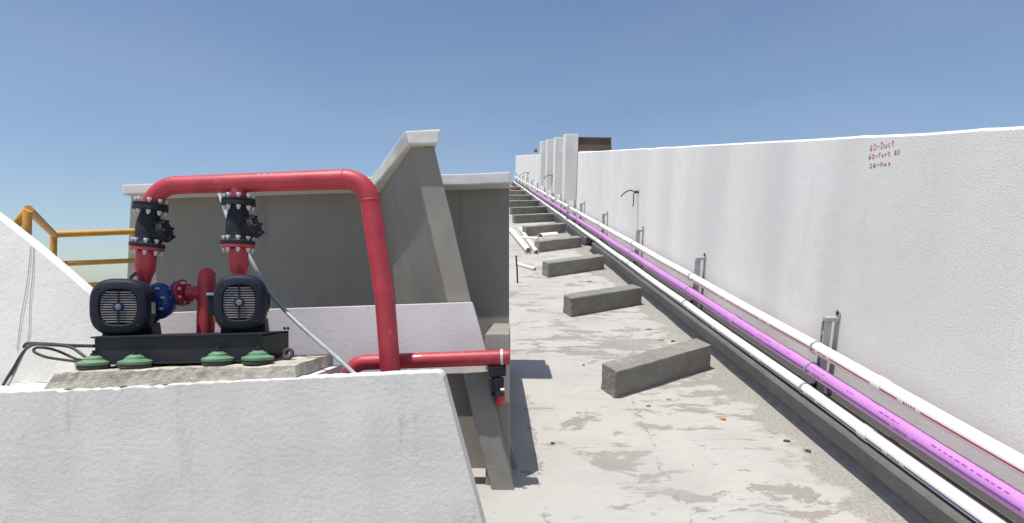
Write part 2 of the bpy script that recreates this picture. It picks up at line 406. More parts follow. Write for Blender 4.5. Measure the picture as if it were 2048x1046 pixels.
def arc_path(pts, rads, n=9):
    """polyline with rounded corners"""
    pts = [Vector(p) for p in pts]; out = [pts[0]]
    for i in range(1, len(pts) - 1):
        a, b, c = pts[i - 1], pts[i], pts[i + 1]
        d1 = (a - b).normalized(); d2 = (c - b).normalized(); r = rads[i - 1]
        ang = d1.angle(d2)
        tl_ = r / math.tan(ang / 2)
        s = b + d1 * tl_; e_ = b + d2 * tl_
        cen = b + (d1 + d2).normalized() * (r / math.sin(ang / 2))
        v1 = s - cen; v2 = e_ - cen; tot = v1.angle(v2); ax = v1.cross(v2).normalized()
        for k in range(n + 1):
            out.append(cen + Matrix.Rotation(tot * k / n, 3, ax) @ v1)
    out.append(pts[-1]); return out
def spline(pts, n=8):
    pts = [Vector(p) for p in pts]; out = []
    q = [2 * pts[0] - pts[1]] + pts + [2 * pts[-1] - pts[-2]]
    for i in range(1, len(q) - 2):
        p0, p1, p2, p3 = q[i - 1:i + 3]
        for k in range(n):
            t = k / n
            out.append(0.5 * ((2 * p1) + (p2 - p0) * t + (2 * p0 - 5 * p1 + 4 * p2 - p3) * t * t + (3 * p1 - p0 - 3 * p2 + p3) * t ** 3))
    out.append(pts[-1]); return out

# ------------------------------------------------------------------ things and parts
def tag(o, label, cat, group=None):
    o["label"] = label; o["category"] = cat
    if group: o["group"] = group
    return o
class Thing:
    def __init__(self, name, label, cat, base, frame=ID, group=None):
        self.base = Vector(base)
        self.root = bpy.data.objects.new(name, None); COL.objects.link(self.root)
        self.root.empty_display_size = 0.1
        self.root.matrix_world = frame @ Matrix.Translation(self.base)
        tag(self.root, label, cat, group)
    def part(self, name, mb, material, parent=None, label=None):
        o = bpy.data.objects.new(name, mb.mesh(name, material, self.base)); COL.objects.link(o)
        o.parent = parent or self.root
        if label: o["label"] = label
        return o
    def inst(self, name, me, loc, parent=None, rot=None):
        o = bpy.data.objects.new(name, me); COL.objects.link(o)
        o.parent = parent or self.root
        o.location = Vector(loc) - self.base
        if rot: o.rotation_euler = rot
        return o
def single(name, mb, material, label, cat, frame=ID, group=None, base=None):
    lo, hi = mb.bounds()
    if base is None: base = Vector(((lo.x + hi.x) / 2, (lo.y + hi.y) / 2, lo.z))
    o = bpy.data.objects.new(name, mb.mesh(name, material, base)); COL.objects.link(o)
    o.matrix_world = frame @ Matrix.Translation(base)
    return tag(o, label, cat, group)
def structure(name, mb, material, frame=ID):
    o = bpy.data.objects.new(name, mb.mesh(name, material)); COL.objects.link(o)
    o.matrix_world = frame; o["kind"] = "structure"
    return o
def copy_tree(o, parent=None):
    c = o.copy(); COL.objects.link(c)
    if parent: c.parent = parent
    for ch in [x for x in bpy.data.objects if x.parent == o]: copy_tree(ch, c)
    return c

# ================================================================== SETTING
g = MB(); g.add([(-3000, -3000, 0), (3000, -3000, 0), (3000, 3000, 0), (-3000, 3000, 0)], [(0, 1, 2, 3)])
structure("ground", g, "ground_sand")

# the sloping deck: a wedge standing on the ground
def deck_wedge(mb, x0, x1, y0, y1, nx=1, ny=1):
    top = []
    for j in range(ny + 1):
        for i in range(nx + 1):
            top.append(Vector((x0 + (x1 - x0) * i / nx, y0 + (y1 - y0) * j / ny, 0)))
    W = nx + 1
    mb.add(top, [(j * W + i, j * W + i + 1, (j + 1) * W + i + 1, (j + 1) * W + i) for j in range(ny) for i in range(nx)])
    def low(p):
        w = MR @ p; w.z = -0.05; return MRI @ w
    c = [Vector((x0, y0, 0)), Vector((x1, y0, 0)), Vector((x1, y1, 0)), Vector((x0, y1, 0))]
    l_ = [low(p) for p in c]
    mb.add(c + l_, [(0, 4, 5, 1), (1, 5, 6, 2), (2, 6, 7, 3), (3, 7, 4, 0)])
dk = MB()
deck_wedge(dk, -1.05, 2.36, 0.30, 3.75)
deck_wedge(dk, -0.12, 2.36, 3.75, 36.0)
structure("roof_deck", dk, "deck_screed", MR)

# ================================================================== RIGHT SIDE: parapet, kerb, pipes
WX = 2.2; WH = 1.685
WTA = GX(2046, 253.5, WX); WTB = GX(1160, 304.0, WX)
print("wall top", WTA, WTB)
def wall_top(y):
    return WTA.z + (WTB.z - WTA.z) * (y - WTA.y) / (WTB.y - WTA.y) + 0.006 * noise.noise(Vector((0, y * 2.0, 0))) + 0.004 * noise.noise(Vector((0, y * 9.0, 3)))
wt = Thing("parapet_wall", "long white stucco parapet wall with red handwriting behind the three pipes", "wall", (WX, 0.3, 0), MR)
w = MB()
ys = [0.3 + 0.1 * i for i in range(0, 130)]; y_ = ys[-1]
while y_ < 36.0:
    y_ += 0.4; ys.append(min(y_, 36.0))
prof = []
for y in ys:
    t_ = wall_top(y)
    prof.append([(WX, y, -0.02), (WX, y, t_ - 0.012), (WX + 0.012, y, t_), (WX + 0.15, y, t_), (WX + 0.15, y, -0.02)])
vv = [p for r_ in prof for p in r_]
ff = []
for i in range(len(ys) - 1):
    for k in range(4): ff.append((i * 5 + k, i * 5 + k + 1, (i + 1) * 5 + k + 1, (i + 1) * 5 + k))
ff.append(tuple(range(5))); ff.append(tuple((len(ys) - 1) * 5 + k for k in range(5)))
w.add(vv, ff); wt.part("stucco_wall", w, "parapet_plaster")

# handwriting in red marker, drawn as flat strokes on the wall
GL = {'0': [[(.5, 1), (.1, .75), (.1, .25), (.5, 0), (.9, .25), (.9, .75), (.5, 1)]],
      '6': [[(.75, 1), (.25, .65), (.1, .3), (.45, 0), (.85, .25), (.5, .5), (.15, .3)]],
      '-': [[(.15, .5), (.85, .5)]],
      'D': [[(.15, 0), (.2, 1), (.7, .9), (.95, .5), (.65, .08), (.05, 0)]],
      'u': [[(.1, .55), (.15, .1), (.5, 0), (.85, .2), (.85, .55), (.9, 0)]],
      'c': [[(.85, .5), (.45, .58), (.15, .3), (.4, 0), (.9, .1)]],
      't': [[(.5, 1), (.45, .1), (.8, 0)], [(.15, .65), (.9, .7)]],
      'F': [[(.15, 0), (.2, 1), (.9, 1)], [(.2, .5), (.7, .55)]],
      'o': [[(.5, .55), (.15, .3), (.5, 0), (.85, .3), (.5, .55)]],
      'r': [[(.2, .55), (.2, 0)], [(.2, .35), (.5, .55), (.85, .5)]],
      '8': [[(.5, .5), (.15, .75), (.5, 1), (.85, .75), (.5, .5), (.1, .25), (.5, 0), (.9, .25), (.5, .5)]],
      '3': [[(.15, .95), (.8, .9), (.4, .55), (.85, .3), (.5, 0), (.1, .1)]],
      '2': [[(.15, .8), (.5, 1), (.8, .75), (.1, 0), (.9, .05)]],
      'N': [[(.1, 0), (.15, 1), (.8, 0), (.85, 1)]],
      's': [[(.8, .5), (.3, .5), (.7, .2), (.2, 0)]]}
hw = MB()
def write(txt, p0, p1, hpx):
    n = len(txt)
    for i, ch in enumerate(txt):
        for st in GL.get(ch, []):
            pts = []
            for (a, b) in st:
                f_ = (i + a * 0.8) / n
                px = p0[0] + (p1[0] - p0[0]) * f_; py = p0[1] + (p1[1] - p0[1]) * f_ - b * hpx
                q = GX(px + random.uniform(-.4, .4), py + random.uniform(-.5, .5), WX); q.x = WX - 0.0006; pts.append(q)
            for a, b in zip(pts[:-1], pts[1:]):
                dv = (b - a); L_ = dv.length
                if L_ < 1e-5: continue
                nv = Vector((0, -dv.z, dv.y)).normalized() * 0.0026
                e_ = dv.normalized() * 0.002
                hw.add([a - nv - e_, b - nv + e_, b + nv + e_, a + nv - e_], [(0, 1, 2, 3)])
write("60-Duct", (1740, 303), (1790, 291), 12)
write("60-Fort 83", (1738, 319), (1801, 308), 9)
write("26-Nos", (1739, 336), (1783, 330), 8)
wt.part("handwriting", hw, "red_marker", label="three short lines of red handwriting")

# taller piers of the far wall
for i, (px, nx_) in enumerate(((1152, 1126.5), (1123, 1107), (1104.5, 1091), (1089, 1079))):
    d0 = F * WX / (px - 950.0)
    pr = max(0.1, WX - (nx_ - 950.0) / F * d0)
    b = MB(); b.box((WX - pr, d0, 0.62), (WX - 0.004, d0 + 0.36, 2.02 - 0.01 * i), bev=0.01)
    wt.part("pier", b, "parapet_plaster")

# kerb with a gap where the drain passes
kb = Thing("concrete_kerb", "dark cement kerb running along the foot of the parapet below the pipes", "kerb", (1.98, 0.3, 0), MR)
for (a, c) in ((0.3, 10.9), (11.5, 35.8)):
    b = MB(); n_ = max(2, int((c - a) / 0.25)); sec = []
    for k in range(n_ + 1):
        y = a + (c - a) * k / n_
        j = 0.006 * noise.noise(Vector((2, y * 1.7, 0))); j2 = 0.004 * noise.noise(Vector((7, y * 4, 0)))
        sec.append([(1.985 + j, y, 0.0), (1.98 + j, y, 0.128 + j2), (1.992 + j, y, 0.142 + j2), (WX - 0.003, y, 0.145)])
    vv = [p for r_ in sec for p in r_]; ff = []
    for k in range(n_):
        for q in range(3): ff.append((k * 4 + q, k * 4 + q + 1, k * 4 + 5 + q, k * 4 + 4 + q))
    ff.append((0, 1, 2, 3)); ff.append(tuple(n_ * 4 + q for q in range(4)))
    b.add(vv, ff); kb.part("kerb_run", b, "kerb_concrete")
    b = MB(); sec = []  # thin dark strip modelled in place of the shadow at the kerb foot
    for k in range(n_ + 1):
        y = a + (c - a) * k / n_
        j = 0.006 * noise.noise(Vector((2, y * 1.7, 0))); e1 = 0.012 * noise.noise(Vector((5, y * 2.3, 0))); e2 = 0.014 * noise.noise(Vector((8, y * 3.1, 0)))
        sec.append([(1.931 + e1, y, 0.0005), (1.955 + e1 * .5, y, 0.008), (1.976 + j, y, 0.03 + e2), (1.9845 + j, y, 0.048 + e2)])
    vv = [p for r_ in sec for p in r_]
    b.add(vv, [(k * 4 + q, k * 4 + q + 1, k * 4 + 5 + q, k * 4 + 4 + q) for k in range(n_) for q in range(3)]); kb.part("kerb_shadow_strip", b, "kerb_shadow_dark", label="dark strip standing in for the shadow along the kerb foot")

# three pipes on brackets
PX = {'u': (2.085, 0.452, 0.037), 'p': (2.068, 0.315, 0.040), 'l': (2.045, 0.186, 0.036)}
SAG = 0.006
D1 = F * WX / (1722.0 - 950.0) - 0.0
STEP = 2.34
YB = [D1 + STEP * i for i in range(14)]
def pipe_pt(k, y):
    x, z, r = PX[k]
    ph = (y - D1) / STEP
    return Vector((x, y, z - SAG * math.sin(math.pi * (ph % 1.0)) + 0.003 * noise.noise(Vector((z * 9, y * 0.5, 0)))))
def pipe(k, name, material, label, stripe, smat, ang, y1):
    r = PX[k][2]
    t = Thing(name, label, "pipe", (PX[k][0], 0.35, PX[k][1]), MR)
    yy = [0.35 + 0.2 * i for i in range(int((min(y1, 14.0) - 0.35) / 0.2) + 1)]
    while yy[-1] < y1 - 0.6: yy.append(yy[-1] + 0.6)
    b = MB(); b.tube([pipe_pt(k, y) for y in yy], r, seg=20); t.part("pipe_run", b, material)
    # couplings
    for yc in [3.05 + 5.8 * i for i in range(5)] if k != 'p' else [4.9 + 5.8 * i for i in range(5)]:
        if yc < y1 - 1:
            b = MB(); p0 = pipe_pt(k, yc - 0.04); p1 = pipe_pt(k, yc + 0.04)
            b.lathe(p0, p1 - p0, [(0, r + 0.0005), (0.002, r + 0.004), (0.078, r + 0.004), (0.08, r + 0.0005)], seg=20)
            t.part("coupling", b, material)
    # printed line with breaks where the lettering stands
    def strip(mb, ya, yb, a, half):
        n_ = max(1, int((yb - ya) / 0.15)); vs = []
        for q in range(n_ + 1):
            c = pipe_pt(k, ya + (yb - ya) * q / n_)
            for s_ in (-1, 0, 1):
                th = a + s_ * half / r
                vs.append(c + Vector((math.cos(th), 0, math.sin(th))) * (r + 0.0008))
        mb.add(vs, [(q * 3 + s_, q * 3 + s_ + 1, q * 3 + 4 + s_, q * 3 + 3 + s_) for q in range(n_) for s_ in (0, 1)], True)
    if stripe:
        b = MB(); y = 0.5
        while y < min(y1 - 0.5, 16):
            L_ = 0.62; strip(b, y, y + L_, ang, 0.0042)
            yy_ = y + L_ + 0.04
            for _ in range(5):
                ll = random.uniform(0.006, 0.016); strip(b, yy_, yy_ + ll, ang + random.uniform(-.04, .04), 0.006); yy_ += ll + 0.009
            y += L_ + 0.17
        t.part("printed_line", b, smat)
        if k == 'p':
            b = MB(); y = 0.5
            while y < 4.4:
                ll = random.uniform(0.012, 0.035); strip(b, y, y + ll, ang - 0.75, 0.0028); y += ll + random.uniform(0.008, 0.02)
                if random.random() < 0.08: y += 0.22
            t.part("printed_lettering", b, smat)["kind"] = "stuff"
    return t
pipe('u', "water_pipe", "white_pipe", "upper white plastic pipe with a red printed line, clamped nearest the wall", True, "red_print", math.pi * 1.035, 35.0)
pipe('p', "water_pipe", "purple_pipe", "purple plastic pipe between the two white pipes", True, "violet_print", math.pi * 1.0, 24.5)
pipe('l', "water_pipe", "white_pipe", "lower white plastic pipe with a blue printed line along the kerb", True, "blue_print", math.pi * 1.05, 35.0)

# strut bracket: wall strap with eye, arm, slotted channel, three pipe clamps
def make_bracket():
    y = YB[0]
    t = Thing("pipe_bracket", "galvanised steel strut bracket clamping the pipes to the white wall", "bracket", (WX, y, 0.14), MR, "pipe brackets along the parapet")
    b = MB(); b.box((WX - 0.007, y - 0.022, 0.16), (WX - 0.001, y + 0.022, 0.655), bev=0.001)
    st = t.part("wall_strap", b, "galvanised")
    b = MB(); b.lathe((WX - 0.008, y, 0.665), (1, 0, 0), [(0, 0.024), (0.006, 0.024)], seg=18); t.part("strap_eye", b, "galvanised", st)
    b = MB(); b.lathe((WX - 0.017, y, 0.668), (1, 0, 0), [(0, 0.008), (0.004, 0.012), (0.010, 0.012)], seg=6); t.part("anchor_bolt", b, "dark_void", st)
    b = MB(); b.box((2.112, y - 0.0205, 0.618), (WX - 0.008, y + 0.0205, 0.645), bev=0.002); t.part("arm", b, "galvanised")
    b = MB()
    for s_ in (-1, 1): b.box((2.112, y + s_ * 0.0185 - 0.0025, 0.15), (2.148, y + s_ * 0.0185 + 0.0025, 0.616), bev=0.0008)
    b.box((2.1485, y - 0.021, 0.15), (2.152, y + 0.021, 0.616), bev=0.0008)
    z = 0.16
    for s_ in (-1, 1): b.box((2.1085, y + s_ * 0.014 - 0.0065, 0.15), (2.1115, y + s_ * 0.014 + 0.0065, 0.616), bev=0.0006)
    while z < 0.6:
        b.box((2.109, y - 0.0085, z), (2.1112, y + 0.0085, z + 0.022)); z += 0.075
    t.part("slotted_channel", b, "galvanised")
    for k in ('u', 'p', 'l'):
        c = pipe_pt(k, y); r = PX[k][2]
        b = MB(); pts = []
        rc = r + 0.0035
        for q in range(29):
            a = 2 * math.pi * q / 28
            pts.append((c.x + math.cos(a) * rc, c.z + math.sin(a) * rc))
        vs = []; fs = []
        for (cx_, cz_) in pts:
            dx = (cx_ - c.x) / rc; dz = (cz_ - c.z) / rc
            for (ro, yo) in ((-0.0025, -0.008), (0.0025, -0.008), (0.0025, 0.008), (-0.0025, 0.008)):
                vs.append((c.x + dx * (rc + ro), y + yo, c.z + dz * (rc + ro)))
        for q in range(28):
            for s_ in range(4): fs.append((q * 4 + s_, q * 4 + (s_ + 1) % 4, q * 4 + 4 + (s_ + 1) % 4, q * 4 + 4 + s_))
        b.add(vs, fs, True)
        cl = t.part("pipe_clamp", b, "galvanised")
        b = MB(); b.box((c.x + rc - 0.004, y - 0.007, c.z + r * 0.35), (2.114, y + 0.007, c.z + r * 0.35 + 0.02), bev=0.001)
        b.tube([(c.x + rc + 0.004, y - 0.02, c.z + r * 0.35 + 0.012), (c.x + rc + 0.004, y + 0.02, c.z + r * 0.35 + 0.012)], 0.0045, seg=6)
        t.part("clamp_screw", b, "black_steel", cl)
    return t
ORD = ("first", "second", "third", "fourth", "fifth", "sixth", "seventh", "eighth", "ninth", "tenth", "eleventh", "twelfth", "thirteenth", "fourteenth")
bt = make_bracket()
bt.root["label"] = "galvanised pipe bracket on the white wall just below the red handwriting"
for i in range(1, 14):
    c = copy_tree(bt.root)
    c.matrix_world = MR @ Matrix.Translation(bt.base + Vector((0, STEP * i, 0)))
    c["label"] = "galvanised pipe bracket on the white wall, %s up the slope from its low end" % ORD[i]

# concrete blocks, each from the pixels of its bottom edge on the deck
def block(fl, fr, depth, h, label, seed, group="concrete support blocks on the deck"):
    a = GZ(*fl); b_ = GZ(*fr)
    e_ = (b_ - a).normalized(); n_ = Vector((-e_.y, e_.x, 0))
    c = []
    for t_ in (0, depth):
        for (p, z) in ((a, 0), (b_, 0), (b_, h), (a, h)):
            q = p + (n_ * 0.10 + Vector((0, 0.11, 0))) * (t_ / 0.2); q.z = z - (0.004 if z == 0 else 0); c.append(q)
    m = MB(); m.hexa(c, bev=0.008, cuts=(14 if seed < 4 else 6), amp=0.0065, nsc=16.0, seed=seed)
    return single("concrete_block", m, "block_concrete", label, "concrete block", MR, group), a, b_, e_, n_
def bl(i): return "grey concrete block on the deck, %s in the row up the slope" % ORD[i]
blk1 = block((1229, 797), (1420, 737), 0.20, 0.188, "grey concrete block on the deck with leaf scraps behind it and worn screed around", 1.0)
block((1142, 634), (1283, 609), 0.20, 0.19, bl(1), 2.0)
block((1096, 555), (1208, 538), 0.20, 0.19, bl(2), 3.0)
block((1078, 505), (1163, 494), 0.20, 0.18, "grey concrete block with a thin white pipe lying across its end", 4.0)
blk5 = block((1052, 473), (1131, 465), 0.20, 0.19, "grey concrete block with a white offcut standing against it", 5.0)
block((1030, 447), (1108, 443), 0.22, 0.19, bl(5), 6.0)
block((1024, 430), (1093, 427), 0.22, 0.19, bl(6), 7.0)
block((1018, 414.5), (1080, 413), 0.24, 0.19, bl(7), 8.0)
block((1012, 402), (1070, 401), 0.26, 0.19, bl(8), 9.0)
block((1008, 391.5), (1062, 391), 0.3, 0.19, bl(9), 10.0)
block((1004, 383), (1055, 382.5), 0.3, 0.19, bl(10), 11.0)

# white offcut against the fifth block: half pipe lying on its back
a = GZ(1080, 474); b_ = GZ(1112, 471); m = MB()
rad = 0.075; sec = []
for q in range(9):
    th = math.pi * q / 8
    sec.append((rad * math.cos(th), rad * math.sin(th)))
e_ = (b_ - a).normalized(); n_ = Vector((-e_.y, e_.x, 0)); vs = []
for p in (a, b_):
    for (u_, v_) in sec: vs.append(p + n_ * u_ + Vector((0, 0, v_)))
    for (u_, v_) in reversed(sec): vs.append(p + n_ * u_ * 0.92 + Vector((0, 0, v_ * 0.92)))
k_ = 18
m.add(vs, [(i, (i + 1) % k_, k_ + (i + 1) % k_, k_ + i) for i in range(k_)] + [tuple(range(k_)), tuple(range(k_, 2 * k_))])
single("pipe_offcut", m, "white_pipe", "white half round plastic offcut lying against a concrete block", "offcut", MR)

# loose pipes at the left edge of the deck
def loose(p0, p1, r, label, material="white_pipe", z0=None, z1=None, name="loose_pipe"):
    a = GZ(*p0, z=r if z0 is None else z0); b_ = GZ(*p1, z=r if z1 is None else z1)
    m = MB(); dirv = (b_ - a).normalized()
    L_ = (b_ - a).length
    m.lathe(a, dirv, [(0, r * 0.8), (0.0, r), (L_, r), (L_, r * 0.84), (L_ - 0.12, r * 0.84)], seg=18)
    return single(name, m, material, label, "pipe", MR, None)
loose((1022, 460), (1057, 501), 0.05, "wide white plastic pipe lying loose on the deck, outer one of a pair")
loose((1040, 456), (1073, 504), 0.038, "narrower white plastic pipe lying loose on the deck, kerb side of a pair")
loose((1043, 474.5), (1076, 477.5), 0.02, "thin white plastic pipe laid across the end of a concrete block", z0=0.205, z1=0.205)
loose((1036, 528), (1070, 538), 0.022, "short white plastic pipe offcut lying on the bare deck")
a = GZ(1035, 566); b_ = a + Vector((-0.02, 0.05, 0.34))
m = MB(); m.tube([a, (a + b_) / 2 + Vector((0.004, 0, 0)), b_], 0.011, seg=10)
single("steel_rod", m, "dark_scrap", "short dark red steel rod standing up from the deck", "rod", MR)

# leaf scraps and grit
def scrap(px, py, s_, material, label, name, cat, z=0.0):
    c = GZ(px, py, z); m = MB(); k = 7; vs = [c + Vector((0, 0, 0.012))]
    ph = random.random() * 6
    for q in range(k):
        a = ph + 2 * math.pi * q / k; rad = s_ * (0.5 + 0.5 * random.random()) * (1.0 if q % 3 else 1.6)
        vs.append(c + Vector((math.cos(a) * rad * 1.5, math.sin(a) * rad, 0.003 + 0.008 * random.random())))
    m.add(vs, [(0, 1 + q, 1 + (q + 1) % k) for q in range(k)])
    return single(name, m, material, label, cat, MR, "scraps of leaf on the deck")
for (px, py, s_, wh) in ((1298, 659, .022, "behind the first concrete block"), (1322, 680, .018, "touching the back of the first concrete block"), (1447, 839, .016, "in front of the first concrete block, towards the kerb"), (1178, 563, .022, "behind the second concrete block")):
    scrap(px, py, s_, "orange_leaf", "curled orange leaf scrap " + wh, "leaf_scrap", "leaf")
for (px, py, s_) in ((1356, 645, .02), (1347, 683, .016), (1338, 800, .012), (1296, 813, .01), (1167, 731, .012), (1105, 888, .01), (1574, 883, .014), (1615, 903, .014)):
    scrap(px, py, s_, "dark_scrap", {1356: "dark brown scrap by the kerb behind the first concrete block", 1347: "thin dark scrap against the back of the first concrete block", 1167: "dark speck on the clean screed between the first and second blocks"}.get(px, "small dark scrap of debris on the screed in front of the first block"), "debris_scrap", "debris")

# cable stubs sticking out of the wall
def stub(px, py, s_, label):
    c = GX(px, py, WX); t = Thing("cable_stub", label, "cable", c, MR, "cable stubs in the parapet")
    m = MB(); m.lathe(c + Vector((0.004, 0, 0)), (-1, 0, 0), [(0, 0.022 * s_), (0.05, 0.018 * s_), (0.055, 0.012 * s_)], seg=12); t.part("conduit_end", m, "cable_black")
    p0 = c + Vector((-0.05, 0, 0))
    m = MB(); m.tube(spline([p0, p0 + Vector((-0.06, 0.01, 0.02)) * s_, p0 + Vector((-0.13, 0.0, -0.005)) * s_, p0 + Vector((-0.19, -0.02, -0.06)) * s_]), 0.008 * s_, seg=8); t.part("cable_tail", m, "cable_black")
    m = MB(); m.tube(spline([p0, p0 + Vector((-0.015, 0, -0.04)) * s_, p0 + Vector((-0.01, 0, -0.12)) * s_, p0 + Vector((-0.015, 0.01, -0.2)) * s_]), 0.007 * s_, seg=8); t.part("cable_tail", m, "cable_black")
    m = MB(); m.tube(spline([p0 + Vector((0.01, -0.02, 0)), p0 + Vector((0.03, -0.07, -0.2)) * s_, p0 + Vector((0.04, -0.12, -0.48)) * s_]), 0.0022 * s_, seg=6); t.part("loose_wire", m, "wire_grey")
stub(1277, 384, 1.0, "black cable stub hanging out of the parapet above a bracket")
stub(1109, 352, 1.3, "small black cable stub on the far pale piers")
stub(1058, 346, 1.3, "tiny black cable stub on the farthest stretch of parapet")

# red lamp on the far wall and the brown cabin beyond
c = GX(1070, 311, WX + 0.05)
m = MB(); m.box((WX + 0.02, c.y - 0.10, WH - 0.01), (WX + 0.13, c.y + 0.10, WH + 0.05), bev=0.01); m.lathe((WX + 0.07, c.y, WH + 0.049), (0, 0, 1), [(0, 0.055), (0.05, 0.05), (0.075, 0.03)], seg=14)
single("warning_lamp", m, "red_plastic", "small red lamp on top of the far parapet beside the piers", "lamp", MR)
cb = Thing("roof_cabin", "brown rendered cabin rising behind the white parapet next to the piers", "cabin", (0, 0, 0))
Yc = 24.0
m = MB(); q = [P(1222, 272, Yc), P(1154, 271, Yc)]
m.hexa([P(1151, 330, Yc), P(1225, 330, Yc), P(1222, 276, Yc), P(1153, 275, Yc)] + [P(1151, 330, Yc) + Vector((0, 4, 0)), P(1225, 330, Yc) + Vector((0, 4, 0)), P(1222, 276, Yc) + Vector((0, 4, 0)), P(1153, 275, Yc) + Vector((0, 4, 0))], bev=0.02)
lo = P(1188, 330, Yc); x0 = P(1151, 330, Yc).x; x1 = P(1225, 330, Yc).x
m.box((x0 + 0.01, Yc + 0.01, 0), (x1 - 0.01, Yc + 3.99, lo.z + 0.02))
cb.part("wall", m, "brown_render")
m = MB(); m.pbox((1152, 273.5), (1223, 274.5), (1223, 277.5), (1152, 276.5), Yc - 0.05, Yc + 4.05, bev=0.01); cb.part("roof_edge", m, "brown_render")
m = MB(); m.pbox((1158, 302), (1188, 302), (1188, 312), (1158, 312), Yc - 0.35, Yc - 0.003, bev=0.02); cb.part("ledge", m, "band_plaster")

# ================================================================== LEFT SIDE: plinth and pump set
YP = 2.60
def ptop(px):                       # pixel row of the plinth's front top edge
    return 785.0 - (785.0 - 743.0) * px / 885.0
pl = Thing("pump_plinth", "tall white rendered plinth wall carrying the pump set", "plinth", (P(400, 765, YP).x, YP, 0))
out = []
zt = lambda px: P(px, ptop(px), YP).z
npx = 150
for i in range(npx + 1):
    px = -130 + (868 + 130) * i / npx
    p = P(px, ptop(px), YP)
    chip = 0.004 * noise.noise(Vector((px * 0.08, 0, 0))) - 0.009 * max(0.0, noise.noise(Vector((px * 0.06, 2, 0))) - 0.22) + 0.0022 * noise.noise(Vector((px * 0.31, 4, 0)))
    if 110 < px < 330: chip -= 0.010 * max(0, noise.noise(Vector((px * 0.045, 9, 0)))) + 0.004
    out.append((p.x, p.z + chip))
for (px, py) in ((876, 744.5), (882, 748), (886, 754), (893, 780)): out.append((P(px, py, YP).x, P(px, py, YP).z))
pb = P(965, 1046, YP); out.append((pb.x, pb.z)); out.append((pb.x + 0.18, -0.02)); out.append((P(-130, 900, YP).x, -0.02))
m = MB(); m.slab(out, YP, YP + 0.12, bev=0.004); pl.part("front_wall", m, "white_plaster")
m = MB()
xa = P(-130, 0, YP).x; xb = P(606, 0, YP).x
za = zt(-130) - 0.006; zb = zt(606) - 0.006
m.hexa([(xa, YP + 0.1205, -0.02), (xb, YP + 0.1205, -0.02), (xb, YP + 0.1205, zb), (xa, YP + 0.1205, za), (xa, 3.22, -0.02), (xb, 3.22, -0.02), (xb, 3.22, zb), (xa, 3.22, za)])
pl.part("rear_block", m, "white_plaster")
def plinth_z(x):
    return za + (zb - za) * (x - xa) / (xb - xa)

# rough concrete pad
YD = YP + 0.045
m = MB()
tl, tr, br_, bl_ = (112, 746), (590, 730), (592, 752), (86, 776)
q = [P(*bl_, YD), P(*br_, YD), P(*tr, YD), P(*tl, YD)]
q[0].z = plinth_z(q[0].x) + 0.002; q[1].z = plinth_z(q[1].x) + 0.002
bk = [Vector((p.x, 3.2, p.z)) for p in q]
bm = bmesh.new(); NXp, NZp, NYp = 90, 6, 10
def padpt(u_, v_, w_):
    lo = q[0].lerp(q[1], u_); hi = q[3].lerp(q[2], u_); p = lo.lerp(hi, v_); p.y = YD + (3.2 - YD) * w_
    n1 = noise.noise_vector(Vector((p.x * 13, p.z * 13, p.y * 9))); n2 = noise.noise_vector(Vector((p.x * 42, p.z * 42, p.y * 30)))
    k = 0.25 + 0.75 * v_
    if w_ > 0: k *= 0.35
    p = p + (n1 * 0.009 + n2 * 0.005) * k
    p.z = max(p.z, plinth_z(p.x) + 0.001)
    return p
gr = {}
def gv(i, j, l_):
    key = (i, j, l_)
    if key not in gr: gr[key] = bm.verts.new(padpt(i / NXp, j / NZp, l_ / NYp))
    return gr[key]
for i in range(NXp):
    for j in range(NZp): bm.faces.new((gv(i, j, 0), gv(i + 1, j, 0), gv(i + 1, j + 1, 0), gv(i, j + 1, 0)))
    for l_ in range(NYp): bm.faces.new((gv(i, NZp, l_), gv(i + 1, NZp, l_), gv(i + 1, NZp, l_ + 1), gv(i, NZp, l_ + 1)))
for j in range(NZp):
    for l_ in range(NYp):
        bm.faces.new((gv(0, j, l_), gv(0, j + 1, l_), gv(0, j + 1, l_ + 1), gv(0, j, l_ + 1)))
        bm.faces.new((gv(NXp, j, l_), gv(NXp, j, l_ + 1), gv(NXp, j + 1, l_ + 1), gv(NXp, j + 1, l_)))
m.from_bm(bm)
single("concrete_pad", m, "rough_concrete", "rough broken edged concrete pad lying on the white plinth under the pumps", "concrete pad")
def pad_z(x):
    t_ = (x - q[3].x) / (q[2].x - q[3].x); return q[3].z + (q[2].z - q[3].z) * t_

# left wall with sloping top
wl = Thing("stair_wall", "white sunlit wall with sloping top beside the yellow railing", "wall", P(60, 780, 3.0))
fr_ = [(-130, 345, 3.01), (0, 440, 3.04), (60, 487, 3.055), (120, 538, 3.07), (190, 599, 3.085), (232, 636, 3.095)]
vs = []; fs = []; dn = Vector((-0.12, 0.99, 0)).normalized() * 0.11
for i, (px, py, Y) in enumerate(fr_):
    t_ = P(px, py, Y); bq = Vector((t_.x, t_.y, plinth_z(t_.x) + 0.001))
    tb = t_ + dn; bb = bq + dn
    vs += [bq, t_, tb, bb]
for i in range(len(fr_) - 1):
    for k in range(4): fs.append((i * 4 + k, i * 4 + (k + 1) % 4, (i + 1) * 4 + (k + 1) % 4, (i + 1) * 4 + k))
fs += [(0, 1, 2, 3), tuple(4 * (len(fr_) - 1) + k for k in range(4))]
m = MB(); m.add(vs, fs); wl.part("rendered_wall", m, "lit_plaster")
def on_wall(px, py, off=0.004):
    # point on the face of the left wall
    for (a, b) in zip(fr_[:-1], fr_[1:]):
        if a[0] <= px <= b[0]:
            Y = a[2] + (b[2] - a[2]) * (px - a[0]) / (b[0] - a[0]); break
    p = P(px, py, Y); return p - dn.normalized() * off
